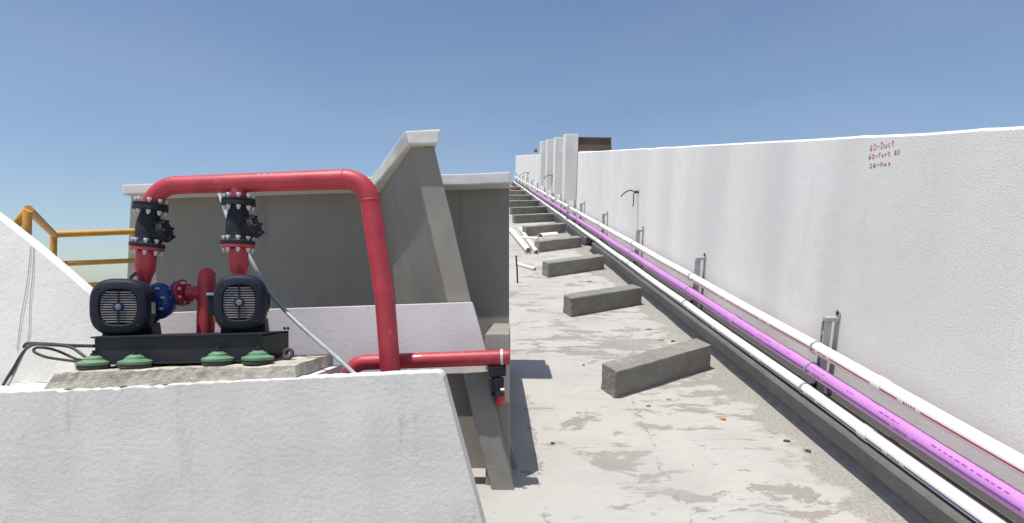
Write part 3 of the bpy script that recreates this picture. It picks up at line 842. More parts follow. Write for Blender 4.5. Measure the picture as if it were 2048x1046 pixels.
m = MB(); m.tube(spline([on_wall(62, 492, 0.003), on_wall(58, 540), on_wall(51, 590), on_wall(42, 640), on_wall(35, 700, .003)]), 0.0012, seg=6)
single("thin_wire", m, "wire_grey", "thin grey wire hanging down the sunlit wall, bowing outward", "wire")
m = MB(); m.tube(spline([on_wall(68, 496, 0.003), on_wall(66, 550), on_wall(61, 600), on_wall(60, 650), on_wall(56, 684, .003)]), 0.0012, seg=6)
single("thin_wire", m, "wire_grey", "thin grey wire hanging straight down the sunlit wall to the black cables", "wire")

# black cables
m = MB(); m.tube(spline([P(188, 692, 2.78), P(140, 691, 2.82), P(95, 688, 2.9), P(56, 687, 2.98), P(48, 694, 3.0)]), 0.0075, seg=10)
single("power_cable", m, "cable_black", "thick black cable running straight from the skid to the white wall", "cable")
m = MB(); m.tube(spline([P(186, 726, 2.76), P(168, 712, 2.78), P(140, 694, 2.8), P(100, 690, 2.83), P(66, 690, 2.93), P(46, 705, 2.97), P(28, 735, 2.97), P(14, 757, 2.95), P(6, 770, 2.93)]), 0.0065, seg=10)
single("power_cable", m, "cable_black", "black cable sagging from the skid then dropping down the white wall", "cable")
m = MB(); m.tube(spline([P(176, 726, 2.78), P(130, 720, 2.8), P(92, 714, 2.83), P(68, 703, 2.86), P(76, 695, 2.86), P(110, 700, 2.84), P(150, 717, 2.8), P(178, 724, 2.79)]), 0.006, seg=10)
single("power_cable", m, "cable_black", "black cable loop lying between the white wall and green mounts", "cable")
m = MB(); m.tube(spline([P(54, 693, 2.99), P(44, 712, 2.99), P(31, 740, 2.98), P(20, 762, 2.95), P(16, 769, 2.93)]), 0.006, seg=10)  # grey tube draws the shadow part of the cable curve on the wall
single("cable_shadow", m, "wire_grey", "grey curve of cable and shadow down the white wall beside the black one", "cable")

# pump skid
YS = 2.775
sk = Thing("pump_skid", "black steel channel skid under the two motors on green mounts", "skid", P(350, 735, YS + 0.2))
def sline(px, y0, y1): return y0 + (y1 - y0) * (px - 183) / (524 - 183)
m = MB()
m.pbox((189, 677), (523, 669), (523, 722), (191, 729), YS, YS + 0.012, bev=0.001)
m.pbox((181, 673.5), (526, 665.5), (526, 669), (181, 677), YS - 0.012, YS + 0.07, bev=0.001)
m.pbox((191, 727), (523, 720), (523, 723.5), (191, 730.5), YS - 0.01, YS + 0.06, bev=0.001)
sk.part("front_channel", m, "black_steel")
m = MB()
zt_l = P(185, 677, YS); zt_r = P(523, 669, YS); zb_l = P(191, 729, YS); zb_r = P(523, 722, YS)
for Y in (3.10,):
    m.hexa([(zb_l.x, Y, zb_l.z), (zb_r.x, Y, zb_r.z), (zt_r.x, Y, zt_r.z), (zt_l.x, Y, zt_l.z), (zb_l.x, Y + .012, zb_l.z), (zb_r.x, Y + .012, zb_r.z), (zt_r.x, Y + .012, zt_r.z), (zt_l.x, Y + .012, zt_l.z)])
sk.part("rear_channel", m, "black_steel")
for px in (189, 300, 410, 521):
    xx = P(px, 0, YS).x; f_ = (px - 189) / 334.0
    zb_ = zb_l.z + (zb_r.z - zb_l.z) * f_; zt2 = zt_l.z + (zt_r.z - zt_l.z) * f_
    m = MB(); m.box((xx - 0.006, YS + 0.0125, zb_ + 0.002), (xx + 0.006, 3.099, zt2 - 0.008), bev=0.001); sk.part("cross_member", m, "black_steel")
m = MB(); m.hexa([(zt_l.x + .02, YS + .071, zt_l.z - .006), (zt_r.x - .02, YS + .071, zt_r.z - .006), (zt_r.x - .02, YS + .071, zt_r.z - .001), (zt_l.x + .02, YS + .071, zt_l.z - .001),
                 (zt_l.x + .02, 3.099, zt_l.z - .006), (zt_r.x - .02, 3.099, zt_r.z - .006), (zt_r.x - .02, 3.099, zt_r.z - .001), (zt_l.x + .02, 3.099, zt_l.z - .001)])
sk.part("deck_plate", m, "black_steel")
for (px, Y) in ((187, 2.765), (270, 2.735), (436, 2.755), (516, 2.735)):
    x = P(px, 0, Y).x; z0 = pad_z(x) + 0.003
    zt_ = zb_l.z + (zb_r.z - zb_l.z) * (x - zb_l.x) / (zb_r.x - zb_l.x) - 0.001
    hh = max(0.055, zt_ - z0 + 0.022)
    m = MB(); m.lathe((x, Y, z0 + hh * 0.32), (0, 0, 1), [(0, 0.064), (hh * .06, 0.066), (hh * .2, 0.065), (hh * .28, 0.05), (hh * .38, 0.038), (hh * .52, 0.036), (hh * .60, 0.026), (hh * .68, 0.02)], seg=28)
    iso = sk.part("vibration_mount", m, "green_paint")
    m = MB(); m.lathe((x, Y, z0 + hh), (0, 0, 1), [(0, .012), (.009, .012), (.010, .006), (.022, .006)], seg=6, smooth=False); sk.part("mount_bolt", m, "black_steel", iso)
    m = MB(); m.lathe((x, Y, z0), (0, 0, 1), [(0, 0.060), (hh * .12, 0.064), (hh * .315, 0.061)], seg=28); sk.part("rubber_base", m, "rubber", iso)

# shared bolt
def bolt_mesh(name, L_, r_n, r_s):
    m = MB(); m.lathe((0, 0, -L_ / 2), (0, 0, 1), [(0, r_s * .8), (0.002, r_s), (L_, r_s)], seg=8, smooth=False)
    m.lathe((0, 0, -L_ / 2 + 0.009), (0, 0, 1), [(0, r_n * .86), (0.002, r_n), (0.011, r_n), (0.012, r_n * .86)], seg=6, smooth=False)
    m.lathe((0, 0, L_ / 2 - 0.012), (0, 0, 1), [(0, r_n * .86), (0.002, r_n), (0.011, r_n), (0.012, r_n * .86)], seg=6, smooth=False)
    return m.mesh(name, "zinc")
BOLT = bolt_mesh("flange_bolt", 0.074, 0.0105, 0.0065)
BOLT_S = bolt_mesh("flange_bolt_small", 0.055, 0.0075, 0.0045)

# motors with pumps
def sup(a, n=2.9):
    c, s_ = math.cos(a), math.sin(a)
    return (abs(c) ** (2 / n)) * (1 if c >= 0 else -1), (abs(s_) ** (2 / n)) * (1 if s_ >= 0 else -1)
def motor(cpx, cpy, wpx, hpx, label, yaw, blue, seedx):
    Y0 = 2.79
    c = P(cpx, cpy, Y0)
    hw_, hh_ = rr(wpx, Y0), rr(hpx, Y0)
    foot = Vector((c.x, c.y + 0.12, 0))
    zsk = zt_l.z + (zt_r.z - zt_l.z) * (c.x - zt_l.x) / (zt_r.x - zt_l.x)
    foot.z = zsk + 0.001
    t = Thing("pump_motor", label, "pump", foot)
    Rm = Matrix.Rotation(yaw, 3, 'Z')
    def W(x, y, z): return c + Rm @ Vector((x, y, z))
    SEG = 48
    def rings(lst, smooth=True):
        m = MB(); vs = []
        for (y, k) in lst:
            for i in range(SEG):
                a_ = 2 * math.pi * i / SEG; u_, v_ = sup(a_)
                vs.append(W(u_ * hw_ * k, y, v_ * hh_ * k))
        fs = [(j * SEG + i, j * SEG + (i + 1) % SEG, (j + 1) * SEG + (i + 1) % SEG, (j + 1) * SEG + i) for j in range(len(lst) - 1) for i in range(SEG)]
        m.add(vs, fs, smooth); return m
    m = rings([(0.022, 0.60), (0.004, 0.63), (0.0, 0.66), (0.002, 0.86), (0.008, 0.93), (0.020, 0.985), (0.035, 1.0), (0.115, 1.0), (0.125, 0.985), (0.125, 0.93)])
    cov = t.part("fan_cover", m, "motor_paint")
    m = rings([(0.0222, 0.005), (0.0222, 0.60)]); t.part("fan_recess", m, "dark_void", cov)
    nb = 13
    for i in range(nb):
        z = hh_ * 0.565 * (2 * (i + 0.5) / nb - 1)
        kx = (max(0.0, 1 - abs(z / (hh_ * 0.61)) ** 2.9)) ** (1 / 2.9) * hw_ * 0.60
        m = MB()
        m.hexa([W(-kx, 0.007, z - .0022), W(kx, 0.007, z - .0022), W(kx, 0.007, z + .0022), W(-kx, 0.007, z + .0022), W(-kx, 0.0115, z - .0022), W(kx, 0.0115, z - .0022), W(kx, 0.0115, z + .0022), W(-kx, 0.0115, z + .0022)])
        t.part("grille_bar", m, "grille_metal", cov)
    m = MB(); m.hexa([W(-.0035, 0.004, -hh_ * .6), W(.0035, 0.004, -hh_ * .6), W(.0035, 0.004, hh_ * .6), W(-.0035, 0.004, hh_ * .6), W(-.0035, 0.012, -hh_ * .6), W(.0035, 0.012, -hh_ * .6), W(.0035, 0.012, hh_ * .6), W(-.0035, 0.012, hh_ * .6)])
    t.part("grille_spine", m, "motor_paint", cov)
    ax = Rm @ Vector((0, 1, 0))
    m = MB(); m.lathe(W(0, -0.001, 0), ax, [(0, 0.014), (0.001, 0.0205), (0.012, 0.0215)], seg=20); t.part("hub_ring", m, "motor_paint", cov)
    m = MB(); m.lathe(W(0, -0.005, 0), ax, [(0, 0.008), (0.002, 0.0125), (0.004, 0.0125)], seg=20); t.part("hub_cap", m, "hub_blue", cov)
    for (sx, sz) in ((-1, -1), (1, -1), (1, 1), (-1, 1)):
        m = MB(); m.lathe(W(sx * hw_ * .66, 0.0035, sz * hh_ * .66), ax, [(-.004, .0032), (-.003, .0052), (.004, .0052)], seg=10); t.part("cover_screw", m, "black_steel", cov)
    m = rings([(0.0345, 1.001), (0.036, 1.012), (0.042, 1.012), (0.0435, 1.001)]); t.part("cover_rim", m, "motor_paint", cov)
    # finned body
    Rb = min(hw_, hh_) * 0.90
    prof = [(0.10, Rb * 0.6), (0.10, Rb)]
    m = MB(); vs = []; nf = 56
    m.lathe(W(0, 0.1, 0), ax, [(0, Rb * .86), (0.20, Rb * .86)], seg=36)
    for i in range(nf):
        a_ = 2 * math.pi * i / nf
        u_, v_ = math.cos(a_), math.sin(a_)
        tn = Vector((-v_, 0, u_)) * 0.0016
        p0 = Vector((u_, 0, v_))
        pts = []
        for y in (0.128, 0.288):
            for (rad, s_) in ((Rb * .85, -1), (Rb * 1.0, -1), (Rb * 1.0, 1), (Rb * .85, 1)):
                q_ = p0 * rad + tn * s_; pts.append(W(q_.x, y, q_.z))
        m.add(pts, [(0, 1, 2, 3), (7, 6, 5, 4), (1, 5, 6, 2), (0, 4, 5, 1), (3, 2, 6, 7)])
    t.part("finned_body", m, "motor_paint")
    m = MB(); m.lathe(W(0, 0.29, 0), ax, [(0, Rb * .9), (0.004, Rb * 1.02), (0.03, Rb * 1.02), (0.045, Rb * .8)], seg=36); t.part("end_shield", m, "blue_paint" if blue else "motor_paint")
    # feet
    zf = foot.z - c.z
    for s_ in (-1, 1):
        m = MB(); xx = s_ * hw_ * 0.62
        m.hexa([W(xx - .03, 0.13, zf), W(xx + .03, 0.13, zf), W(xx + .022, 0.13, -hh_ * .62), W(xx - .022, 0.13, -hh_ * .62), W(xx - .03, 0.29, zf), W(xx + .03, 0.29, zf), W(xx + .022, 0.29, -hh_ * .62), W(xx - .022, 0.29, -hh_ * .62)], bev=0.003)
        t.part("foot", m, "motor_paint")
    m = MB(); m.hexa([W(-hw_ * .7, 0.11, zf), W(hw_ * .7, 0.11, zf), W(hw_ * .55, 0.11, -hh_ * .80), W(-hw_ * .55, 0.11, -hh_ * .80), W(-hw_ * .7, 0.129, zf), W(hw_ * .7, 0.129, zf), W(hw_ * .55, 0.129, -hh_ * .80), W(-hw_ * .55, 0.129, -hh_ * .80)], bev=0.002)
    t.part("cradle", m, "black_steel")
    return t, W, c, hw_, hh_
YAW = R(15)
t1, W1, c1, hw1, hh1 = motor(236, 614, 109, 114, "black finned electric pump motor beside the blue casing, nearer the white stair wall", YAW, True, 1)
t2, W2, c2, hw2, hh2 = motor(478, 605, 99, 113, "black finned electric pump motor in front of the capped red standpipe", YAW, False, 2)
# nameplate on the first motor, terminal box on the second, lifting lug
m = MB(); m.hexa([W1(hw1 + .0005, .05, -.03), W1(hw1 + .0005, .105, -.03), W1(hw1 + .0005, .105, .02), W1(hw1 + .0005, .05, .02), W1(hw1 + .003, .05, -.03), W1(hw1 + .003, .105, -.03), W1(hw1 + .003, .105, .02), W1(hw1 + .003, .05, .02)]); t1.part("nameplate", m, "zinc")
m = MB(); m.tube([W1(.01, .13, hh1 * .9), W1(.012, .14, hh1 * 1.1), W1(.03, .15, hh1 * 1.25)], 0.007, seg=8); t1.part("lifting_lug", m, "motor_paint")
m = MB(); m.hexa([W2(-hw2 - .036, .10, -.055), W2(-hw2 + .008, .10, -.055), W2(-hw2 + .008, .10, .03), W2(-hw2 - .036, .10, .03), W2(-hw2 - .036, .19, -.055), W2(-hw2 + .008, .19, -.055), W2(-hw2 + .008, .19, .03), W2(-hw2 - .036, .19, .03)], bev=0.004)
tb = t2.part("terminal_box", m, "motor_paint")
m = MB(); m.hexa([W2(-hw2 - .04, .095, .031), W2(-hw2 + .010, .095, .031), W2(-hw2 + .010, .095, .042), W2(-hw2 - .04, .095, .042), W2(-hw2 - .04, .195, .031), W2(-hw2 + .010, .195, .031), W2(-hw2 + .010, .195, .042), W2(-hw2 - .04, .195, .042)], bev=0.002); t2.part("box_lid", m, "grey_conduit", tb)
m = MB(); m.tube(spline([W2(-hw2 - .012, .14, -.055), W2(-hw2 - .012, .14, -.075), W2(-hw2 + .004, .135, -.095), W2(-hw2 + .014, .13, -.113)]), 0.006, seg=8); t2.part("gland_cable", m, "yellow_paint", tb)

# blue pump casings (parts of their pumps)
def casing(t, W, hh, px, py, Yc, first):
    c = P(px, py, Yc)
    R_ = 0.078
    m = MB(); ax = Vector((0.25, 1, 0)).normalized() if first else Vector((0.2, 1, 0)).normalized()
    m.lathe(c - ax * 0.05, ax, [(0, .03), (0.004, R_ * .75), (0.02, R_ * .97), (0.05, R_ * 1.03), (0.08, R_ * .97), (0.096, R_ * .75), (0.1, .03)], seg=32)
    o = t.part("volute_casing", m, "blue_paint")
    m = MB(); m.lathe(c - ax * 0.062, ax, [(0, R_ * .62), (.002, R_ * .70), (.012, R_ * .72), (.014, R_ * .6)], seg=28); t.part("casing_cover", m, "blue_paint", o)
    m = MB(); m.lathe(c - ax * 0.006, ax, [(0, R_ * 1.0), (.001, R_ * 1.10), (.011, R_ * 1.10), (.012, R_ * 1.0)], seg=32); t.part("casing_rib", m, "blue_paint", o)
    v1 = ax.cross(Vector((0, 0, 1))).normalized()
    for i in range(8):
        a_ = 2 * math.pi * (i + .3) / 8
        p = c - ax * 0.052 + (v1 * math.cos(a_) + Vector((0, 0, 1)) * math.sin(a_)) * R_ * .86
        m = MB(); m.lathe(p, -ax, [(-.012, .0065), (.004, .0065), (.009, .004)], seg=6, smooth=False); t.part("casing_bolt", m, "zinc", o)
    return c, o
cA, oA = casing(t1, W1, hh1, 318, 602, 3.06, True)
cB, oB = casing(t2, W2, hh2, 488, 600, 3.06, False)
# blue suction nozzle with flange towards the red stub
YF = 3.08
m = MB(); nz0 = P(326, 595, YF + 0.02); nz1 = P(359, 587, YF)
m.lathe(nz0, nz1 - nz0, [(0, 0.064), (0.02, 0.05), (0.045, 0.042), ((nz1 - nz0).length - 0.002, 0.048)], seg=24); t1.part("suction_nozzle", m, "blue_paint", oA)
axx = (nz1 - nz0).normalized()
m = MB(); m.lathe(nz1, axx, [(0, 0.056), (0.001, 0.062), (0.014, 0.062), (0.015, 0.058)], seg=32); fb = t1.part("suction_flange", m, "blue_paint", oA)

# red suction standpipe with cap and stub
sp = Thing("suction_standpipe", "red standpipe with domed cap and flanged stub between the two motors", "pipe", P(413, 668, 3.10))
Yq = 3.10
m = MB(); rcap = rr(34, Yq); b0 = P(411, 690, Yq); b0.z = zt_l.z + 0.001; b1 = P(413.5, 553, Yq)
prof_ = [(0, rcap), ((b1 - b0).length, rcap)]
m.lathe(b0, b1 - b0, prof_, seg=28); stp = sp.part("standpipe", m, "red_paint")
m = MB(); prof_ = [(rcap * math.sin(a_) * 1.05, rcap * math.cos(a_)) for a_ in [math.pi / 2 * i / 10 for i in range(10)]] + [(rcap * 1.052, 0.002)]
m.lathe(b1 + (b1 - b0).normalized() * 0.0005, b1 - b0, prof_, seg=28); sp.part("domed_cap", m, "red_paint")
m = MB(); m.lathe(b1 - (b1 - b0).normalized() * 0.004, b1 - b0, [(0, rcap), (.002, rcap + .0022), (.006, rcap + .0022), (.008, rcap)], seg=28); sp.part("weld_bead", m, "red_paint", stp)
f0 = nz1 + axx * 0.0165
m = MB(); m.lathe(f0, axx, [(0, 0.058), (0.001, 0.062), (0.014, 0.062), (0.015, 0.056)], seg=32); sf = sp.part("stub_flange", m, "red_paint")
m = MB(); e1 = P(400, 586, Yq); m.lathe(f0 + axx * 0.0155, (e1 - f0 - axx * 0.0155), [(0, rr(27, Yq)), ((e1 - f0).length, rr(27, Yq))], seg=24); sp.part("stub", m, "red_paint")
up_ = Vector((0, 0, 1)); wq = axx.cross(up_).normalized()
for i in range(8):
    a_ = 2 * math.pi * (i + .5) / 8
    p = f0 - axx * 0.001 + (wq * math.cos(a_) + up_ * math.sin(a_)) * 0.05
    sp.inst("flange_bolt", BOLT_S, p, sf, rot=(0, math.pi / 2, 0))

# check valves with their reducers and flanges
def check_valve(top, bot, label, seed, side):
    """top, bot: pixel centres of upper and lower valve flange"""
    Yv = 2.98
    T_ = P(*top, Yv); B_ = P(*bot, Yv)
    ax = (T_ - B_).normalized(); Lh = (T_ - B_).length
    t = Thing("check_valve", label, "valve", B_)
    u_ = ax.cross(Vector((0, 1, 0))).normalized() * -1.0
    if u_.x < 0: u_ = -u_
    w_ = Vector((0, 1, 0))
    R_ = rr(65, Yv)
    objs = []
    for (c0, nm) in ((B_, "lower_flange"), (T_ - ax * 0.017, "upper_flange")):
        m = MB(); m.lathe(c0, ax, [(0, R_ * .97), (0.002, R_), (0.015, R_), (0.017, R_ * .97)], seg=40); objs.append(t.part(nm, m, "black_iron"))
    # flared body: wider towards the lower side
    m = MB(); rb = rr(42, Yv)
    m.lathe(B_ + ax * 0.0165, ax, [(0, rb * 1.25), (0.012, rb * 1.12), (Lh * .22, rb * 1.13), (Lh * .42, rb * 1.13), (Lh * .62, rb * 1.0), (Lh * .74, rb * .86), (Lh - 0.040, rb * .88), (Lh - 0.0345, rb * 1.1)], seg=32)
    body = t.part("body", m, "black_iron")
    # slanting seat bonnet on the side
    bc = B_ + ax * (Lh * 0.36) + u_ * rb * 0.75
    bx = (u_ * 0.93 + ax * 0.36).normalized()
    m = MB(); m.lathe(bc, bx, [(0, rb * .95), (rb * .55, rb * .9), (rb * .62, rb * 1.12), (rb * .62 + 0.012, rb * 1.12)], seg=24); bon = t.part("bonnet", m, "black_iron", body)
    m = MB(); m.lathe(bc + bx * (rb * .62 + 0.0125), bx, [(0, rb * 1.12), (0.011, rb * 1.1), (0.013, rb * .6), (0.02, rb * .5)], seg=8, smooth=False); cv = t.part("cover", m, "black_iron", body)
    # bonnet bolts
    v1 = bx.cross(w_).normalized()
    for i in range(6):
        a_ = 2 * math.pi * i / 6 + .3
        p = bc + bx * (rb * .62 + 0.024) + (v1 * math.cos(a_) + w_ * math.sin(a_)) * rb * .9
        m = MB(); m.lathe(p, bx, [(0, .007), (.008, .007), (.012, .0045)], seg=6, smooth=False); t.part("cover_bolt", m, "black_iron", cv)
    m = MB(); m.tube([B_ + ax * (Lh * .60) + u_ * rb * .8 - w_ * .03, B_ + ax * (Lh * .60) + u_ * rb * 1.5 - w_ * .03], 0.012, seg=10); t.part("hinge_boss", m, "black_iron", body)
    # bolts through both flange pairs
    rq = Matrix((u_, -w_, ax)).transposed().to_euler() if False else ax.to_track_quat('Z', 'Y').to_euler()
    for (c0, o) in ((B_ + ax * 0.0, objs[0]), (T_ , objs[1])):
        for i in range(8):
            a_ = 2 * math.pi * (i + .5) / 8
            p = c0 + (u_ * math.cos(a_) + w_ * math.sin(a_)) * R_ * 0.79
            t.inst("flange_bolt", BOLT, p, o, rot=rq)
    return T_, B_, ax, R_
TA, BA, axA, RF = check_valve((301, 414), (294, 494), "black iron check valve hanging under the elbow end of the red header", 1, 1)
TB, BB, axB, _ = check_valve((477, 405), (476, 489), "black iron check valve under the tee branch of the red header", 2, 1)

# reducers between pump and valve: parts of each pump
def reducer(t, B_, ax, base_px, Yv=2.98, label=None):
    m = MB(); c0 = B_ - ax * 0.0165
    m.lathe(c0, ax, [(0, RF * .95), (0.002, RF * .98), (0.015, RF * .98), (0.0155, RF * .9)], seg=40); fl = t.part("discharge_flange", m, "red_paint")
    b0 = P(*base_px, 3.0); d_ = (c0 - b0); L_ = d_.length
    m = MB(); m.lathe(b0, d_, [(0, rr(17, 3)), (L_ * .30, rr(22, 3)), (L_ * .55, rr(36, 3)), (L_ * .64, rr(38, 3)), (L_ + 0.0005, rr(38, 3))], seg=28); t.part("reducer", m, "red_paint")
reducer(t1, BA, axA, (285, 592))
reducer(t2, BB, axB, (480, 580))

# red discharge header
hd = Thing("discharge_header", "red discharge header pipe arching over both pumps and dropping behind the plinth", "pipe", P(800, 800, 2.98))
Yh = 2.98
pA = TA + axA * 0.0165
rp = rr(38, Yh)
path = arc_path([pA, P(305, 372, Yh), P(733, 357, Yh), P(770, 600, Yh), Vector((P(812, 860, Yh).x, Yh, 0.25))], [0.125, 0.115, 0.6], n=14)
# wider towards the riser
rad_ = []
for p in path:
    f_ = max(0, min(1, (p.x - path[0].x) / 0.9)); rad_.append(rp * (0.92 + 0.14 * f_))
m = MB(); m.tube(path, rad_, seg=32); hp = hd.part("header_run", m, "red_paint")
m = MB(); m.lathe(pA - axA * 0.016, axA, [(0, RF * .96), (0.002, RF * .98), (0.0155, RF * .98), (0.016, RF * .9)], seg=40)
hd.part("flange", m, "black_iron")
pB = TB + axB * 0.0165
m = MB(); top_ = P(476, 372, Yh); m.lathe(pB, top_ - pB, [(0, rr(33, Yh)), ((top_ - pB).length, rr(33, Yh))], seg=28); tee = hd.part("tee_branch", m, "red_paint")
m = MB(); m.lathe(pB - axB * 0.016, axB, [(0, RF * .96), (0.002, RF * .98), (0.0155, RF * .98), (0.016, RF * .9)], seg=40)
hd.part("flange", m, "black_iron")
def bead(pt, dirv, r):
    m = MB(); m.lathe(Vector(pt) - dirv.normalized() * .004, dirv, [(0, r), (.002, r + .0016), (.006, r + .0016), (.008, r)], seg=32); hd.part("weld_bead", m, "red_paint", hp)
for i in (1, 15, 16, 30):
    dv = path[i + 1] - path[i - 1]; bead(path[i], dv, rad_[i])
# scratched marks on the header
m = MB()
for (x0_, x1_, s_) in ((521, 527, 1), (528, 533, -1), (534, 541, 1), (543, 549, -1)):
    f0_ = 372 + (357 - 372) * (x0_ - 305) / 428.0
    a = P(x0_, f0_ - 12 - 3 * s_, Yh); b_ = P(x1_, f0_ - 12 + 4 * s_, Yh)
    for p in (a, b_):
        dz = p.z - P(x0_, f0_, Yh).z
        rloc = rp * (0.92 + 0.14 * max(0, min(1, (p.x - path[0].x) / 0.9)))
        p.y = Yh - math.sqrt(max(0, rloc ** 2 - dz ** 2)) - 0.0006
    m.tube([a, b_], 0.0014, seg=6)
hd.part("scratch_marks", m, "zinc", hp)

# lower horizontal red line with elbow, hanger and gate fitting
Yl = 3.09
lp = Thing("drain_line", "red horizontal pipe line with elbow running behind the plinth towards the pier", "pipe", P(860, 720, Yl))
ro = rr(31, Yl)
e0 = P(697, 790, Yl)
end = P(994, 715.5, Yl)
m = MB(); m.tube(arc_path([e0, P(697, 726, Yl), P(1016, 714.2, Yl)], [0.085], n=12), ro, seg=26); lr = lp.part("pipe_run", m, "red_paint")
m = MB(); m.lathe(P(1016.2, 714.2, Yl), (1, 0, 0), [(0, ro), (.001, ro * 1.03), (.006, ro * 1.03), (.009, ro * .9)], seg=26); lp.part("end_cap", m, "red_paint")
hc = P(1001, 714.8, Yl)
m = MB(); m.lathe(hc, Vector((1, 0.0, 0.03)), [(0, ro + .0005), (.0005, ro + .004), (.012, ro + .004), (.0125, ro + .0005)], seg=28); lp.part("hanger_ring", m, "zinc")
vt = Thing("gate_fitting", "black iron fitting hanging under the end of the red line at the pier", "valve", P(996, 790, Yl))
zt0 = P(996, 733, Yl).z
m = MB(); m.pbox((974, 734), (1012, 732), (1012, 752), (980, 756), Yl - 0.03, Yl + 0.05, bev=0.006); vt.part("body", m, "black_iron")
m = MB(); m.lathe(P(994, 755, Yl), (0.05, 0, -1), [(0, .03), (.02, .034), (.06, .028), (.075, .033), (.085, .033)], seg=18); vt.part("neck", m, "black_iron")
m = MB(); m.pbox((978, 757), (985, 757), (990, 784), (983, 782), Yl - 0.035, Yl - 0.02, bev=0.002); vt.part("lever", m, "black_iron")
m = MB(); m.lathe(P(1001, 779, Yl - .04), (1, 0, 0), [(0, .007), (.018, .007)], seg=6, smooth=False); vt.part("bolt", m, "zinc")
m = MB(); pz = P(1000, 790, Yl); m.tube(arc_path([P(998, 782, Yl), P(1000, 802, Yl), P(1000, 802, Yl) + Vector((0, 0.088, -0.01))], [0.022]), 0.026, seg=18); vt.part("red_nipple", m, "red_paint", label="dark red pipe nipple below the fitting")

# small capped red drain and black hose ring at the skid's end
Yk = 3.0
m = MB(); a = P(523, 707, Yk); b_ = P(553, 706, Yk)
m.tube(arc_path([a, P(546, 703, Yk), Vector((P(546, 703, Yk).x + .004, Yk, pad_z(b_.x) + .006))], [0.03]), rr(26, Yk), seg=22)
dr = single("drain_elbow", m, "red_paint", "short red elbow pipe at the end of the black skid", "pipe")
m = MB()
hc_ = P(576, 716, 2.9); rr_ = rr(17, 2.9); pts = []
rho = rr(8, 2.9)
zc = pad_z(hc_.x) + rr_ + rho
for i in range(25):
    a_ = 2 * math.pi * i / 24; pts.append((hc_.x + math.cos(a_) * rr_, 2.9 + 0.01 * math.sin(a_), zc + math.sin(a_) * rr_))
m.tube(pts, rho, seg=10, caps=False)
m.tube([(hc_.x - rr_ - .005, 2.9, zc - .004), (hc_.x - rr_ - .06, 2.92, zc - .008)], rho * 1.1, seg=10)
single("hose_ring", m, "rubber", "black hose coupling ring lying on the pad end beside the red elbow", "fitting")

# grey flexible conduit from the coping down to the plinth
m = MB(); m.tube(spline([P(428, 362, 4.40), P(437, 384, 4.0), P(447, 412, 3.5), P(462, 450, 3.22), P(500, 516, 3.13), P(531, 573, 3.12), P(571, 622, 3.08), P(615, 664, 2.98), P(660, 703, 2.86), P(706, 745, 2.74), P(712, 752, 2.73)]), 0.0098, seg=12)
single("flexible_conduit", m, "grey_conduit", "grey flexible conduit slanting from the dark wall down to the plinth edge", "conduit")

# ================================================================== pump house behind
YW = 4.6
ph = Thing("pump_house", "dark grey pump house wall with white coping and a projecting fin", "building", (P(640, 600, YW).x, YW, 0))
tl_, tr_ = (262, 388), (1018, 362)
m = MB()
A = P(262, 392, YW); B2 = P(1018, 366, YW); Bl = P(247, 600, YW); Br = P(1018, 600, YW)
bot_l = Vector((Bl.x - 0.05, YW, -0.02)); bot_r = Vector((Br.x, YW, -0.02))
front = [bot_l, bot_r, B2, A]
m.hexa(front + [Vector((p.x, YW + 0.25, p.z)) for p in front]); ph.part("wall", m, "dark_paint")
# main coping in two lengths
m = MB(); m.pbox((244, 369), (762, 353), (762, 375), (244, 389), YW - 0.20, YW + 0.12, bev=0.008, cuts=10, amp=0.003, nsc=4.0); ph.part("coping", m, "coping_paint")
m = MB(); m.pbox((872, 349), (1021, 343), (1021, 366), (872, 371), YW - 0.20, YW + 0.12, bev=0.008, cuts=10, amp=0.003, nsc=4.0); ph.part("coping", m, "coping_paint")
# fin: from the wall towards the viewer, leaning
YN = 3.36
ft = [P(822, 292, YN), P(869, 293, YN)]           # top front
fb_ = [P(897, 612, YN), P(945, 612, YN)]          # lower front
def ext(a, b, z):                                  # extend a line down to height z
    t_ = (z - a.z) / (b.z - a.z); return a + (b - a) * t_
f0l, f0r = ext(ft[0], fb_[0], 0.3), ext(ft[1], fb_[1], 0.3)
kt = [P(757, 374, YW), P(812, 374, YW)]; kb_ = [P(792, 612, YW), P(850, 612, YW)]
k0l, k0r = ext(kt[0], kb_[0], 0.3), ext(kt[1], kb_[1], 0.3)
for p in (kt[0], kt[1]): p.z = min(p.z, 2.31)
off = Vector((0, -0.001, 0))
m = MB(); m.hexa([f0l, f0r, ft[1], ft[0], k0l + off, k0r + off, kt[1] + off, kt[0] + off], bev=0.006, cuts=10, amp=0.0035, nsc=4.0); fin = ph.part("fin_wall", m, "dark_paint")
# fin coping
cv_ = [P(813, 286, YN - .06), P(880, 284, YN - .06), P(877, 256, YN - .06), P(808, 260, YN - .06)]
cw = [P(742, 380, YW - .13), P(830, 378, YW - .13), P(830, 352, YW - .13), P(742, 355, YW - .13)]
cv_ = [P(818, 288, YN - .05), P(876, 287, YN - .05), P(883, 258, YN - .05), P(811, 261, YN - .05)]
m = MB(); m.hexa(cv_ + cw, bev=0.008, cuts=8, amp=0.003, nsc=6.0); ph.part("fin_coping", m, "coping_paint", fin)
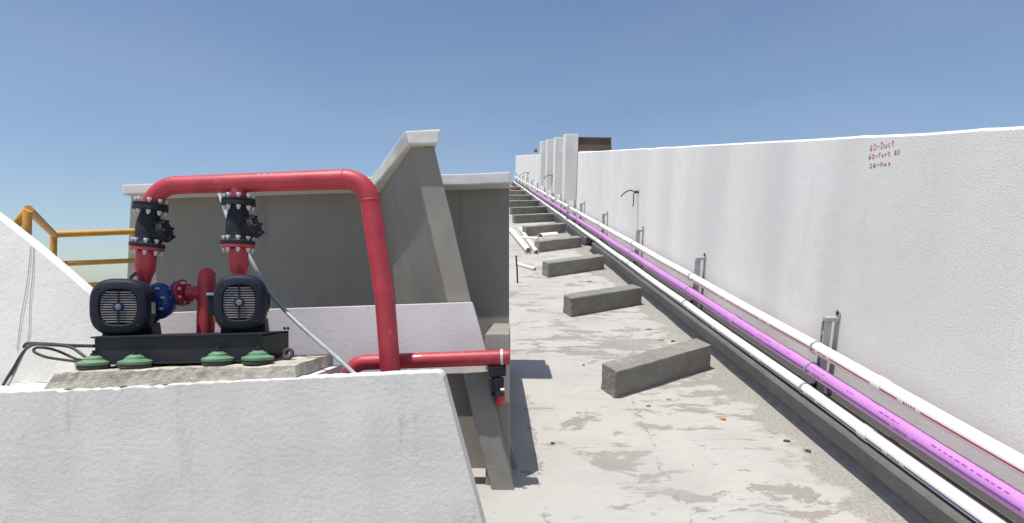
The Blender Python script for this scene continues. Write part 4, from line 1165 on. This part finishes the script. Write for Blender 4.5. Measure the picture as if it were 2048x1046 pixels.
# low front wall with the white band, dark below
YL = 3.30
m = MB()
lw = [P(240, 760, YL + .05), P(935, 760, YL + .05), P(918, 640, YL + .05), P(240, 640, YL + .05)]
lw[0] = Vector((lw[0].x, YL + .05, -0.02)); xq = ext(P(900, 620, YL + .05), P(945, 745, YL + .05), -0.02); lw[1] = Vector((xq.x, YL + .05, -0.02))
lw[2] = P(945, 612, YL + .05); lw[3] = P(240, 629, YL + .05)
m.hexa(lw + [Vector((p.x, YL + .2, p.z)) for p in lw]); low = ph.part("low_wall", m, "dark_paint")
m = MB(); m.pbox((240, 628), (944, 604), (985, 746), (240, 764), YL, YL + .049, bev=0.004); ph.part("white_band", m, "band_plaster", low)
for px in (569, 576):
    m = MB(); m.lathe(P(px, 656.5, YL - .0005), (0, 1, 0), [(0, .0075), (.002, .0075)], seg=12); ph.part("anchor_hole", m, "dark_void", low)
# grey pier under the band
YG = 3.135
m = MB(); pq = [P(925, 747, YG), P(975, 743, YG)]
pl2 = [ext(pq[0], P(968, 921, YG), 0.35), ext(pq[1], P(1016, 921, YG), 0.35)]
fr2 = [pl2[0], pl2[1], pq[1], pq[0]]
m.hexa(fr2 + [Vector((p.x, YL - .002, p.z)) for p in fr2], bev=0.006, cuts=8, amp=0.003, nsc=6.0); ph.part("pier", m, "pier_plaster", low)
# return wall closing the right end of the house
m = MB(); m.box((-0.13, 3.18, 0.3), (-0.012, YW - 0.002, 1.335), bev=0.006, cuts=6, amp=0.0025, nsc=4.0); ph.part("return_wall", m, "dark_paint")

# ================================================================== yellow railing
rl = Thing("handrail", "yellow painted steel guard railing behind the sloping white wall", "railing", (P(106, 600, 4.2).x, 4.2, 0))
rt = 0.021
cR = [P(-30, 528, 3.3), P(57, 419, 3.2), P(108, 469, 4.2), P(292, 462, 4.595)]
m = MB(); m.tube(cR[0:2], rt, seg=14); rl.part("top_rail", m, "yellow_paint")
m = MB(); m.tube(cR[1:3], rt, seg=14); rl.part("top_rail", m, "yellow_paint")
m = MB(); m.tube(cR[2:4], rt, seg=14); rl.part("top_rail", m, "yellow_paint")
m = MB(); m.tube([P(112, 528, 4.2), P(292, 520, 4.595)], rt * .8, seg=12); rl.part("mid_rail", m, "yellow_paint")
m = MB(); m.tube([P(114, 574, 4.2), P(292, 563, 4.595)], rt * .8, seg=12); rl.part("mid_rail", m, "yellow_paint")
for (px0, py0, px1, py1, Y) in ((55, 424, 44, 480, 3.2), (107.5, 474, 102, 522, 4.2)):
    a = P(px0, py0, Y); b_ = P(px1, py1, Y); t_ = ext(a, b_, 0.0)
    m = MB(); m.tube([a, Vector((a.x + (b_.x - a.x) * 2.2, Y, 0.0))], rt * .95, seg=14); rl.part("post", m, "yellow_paint")
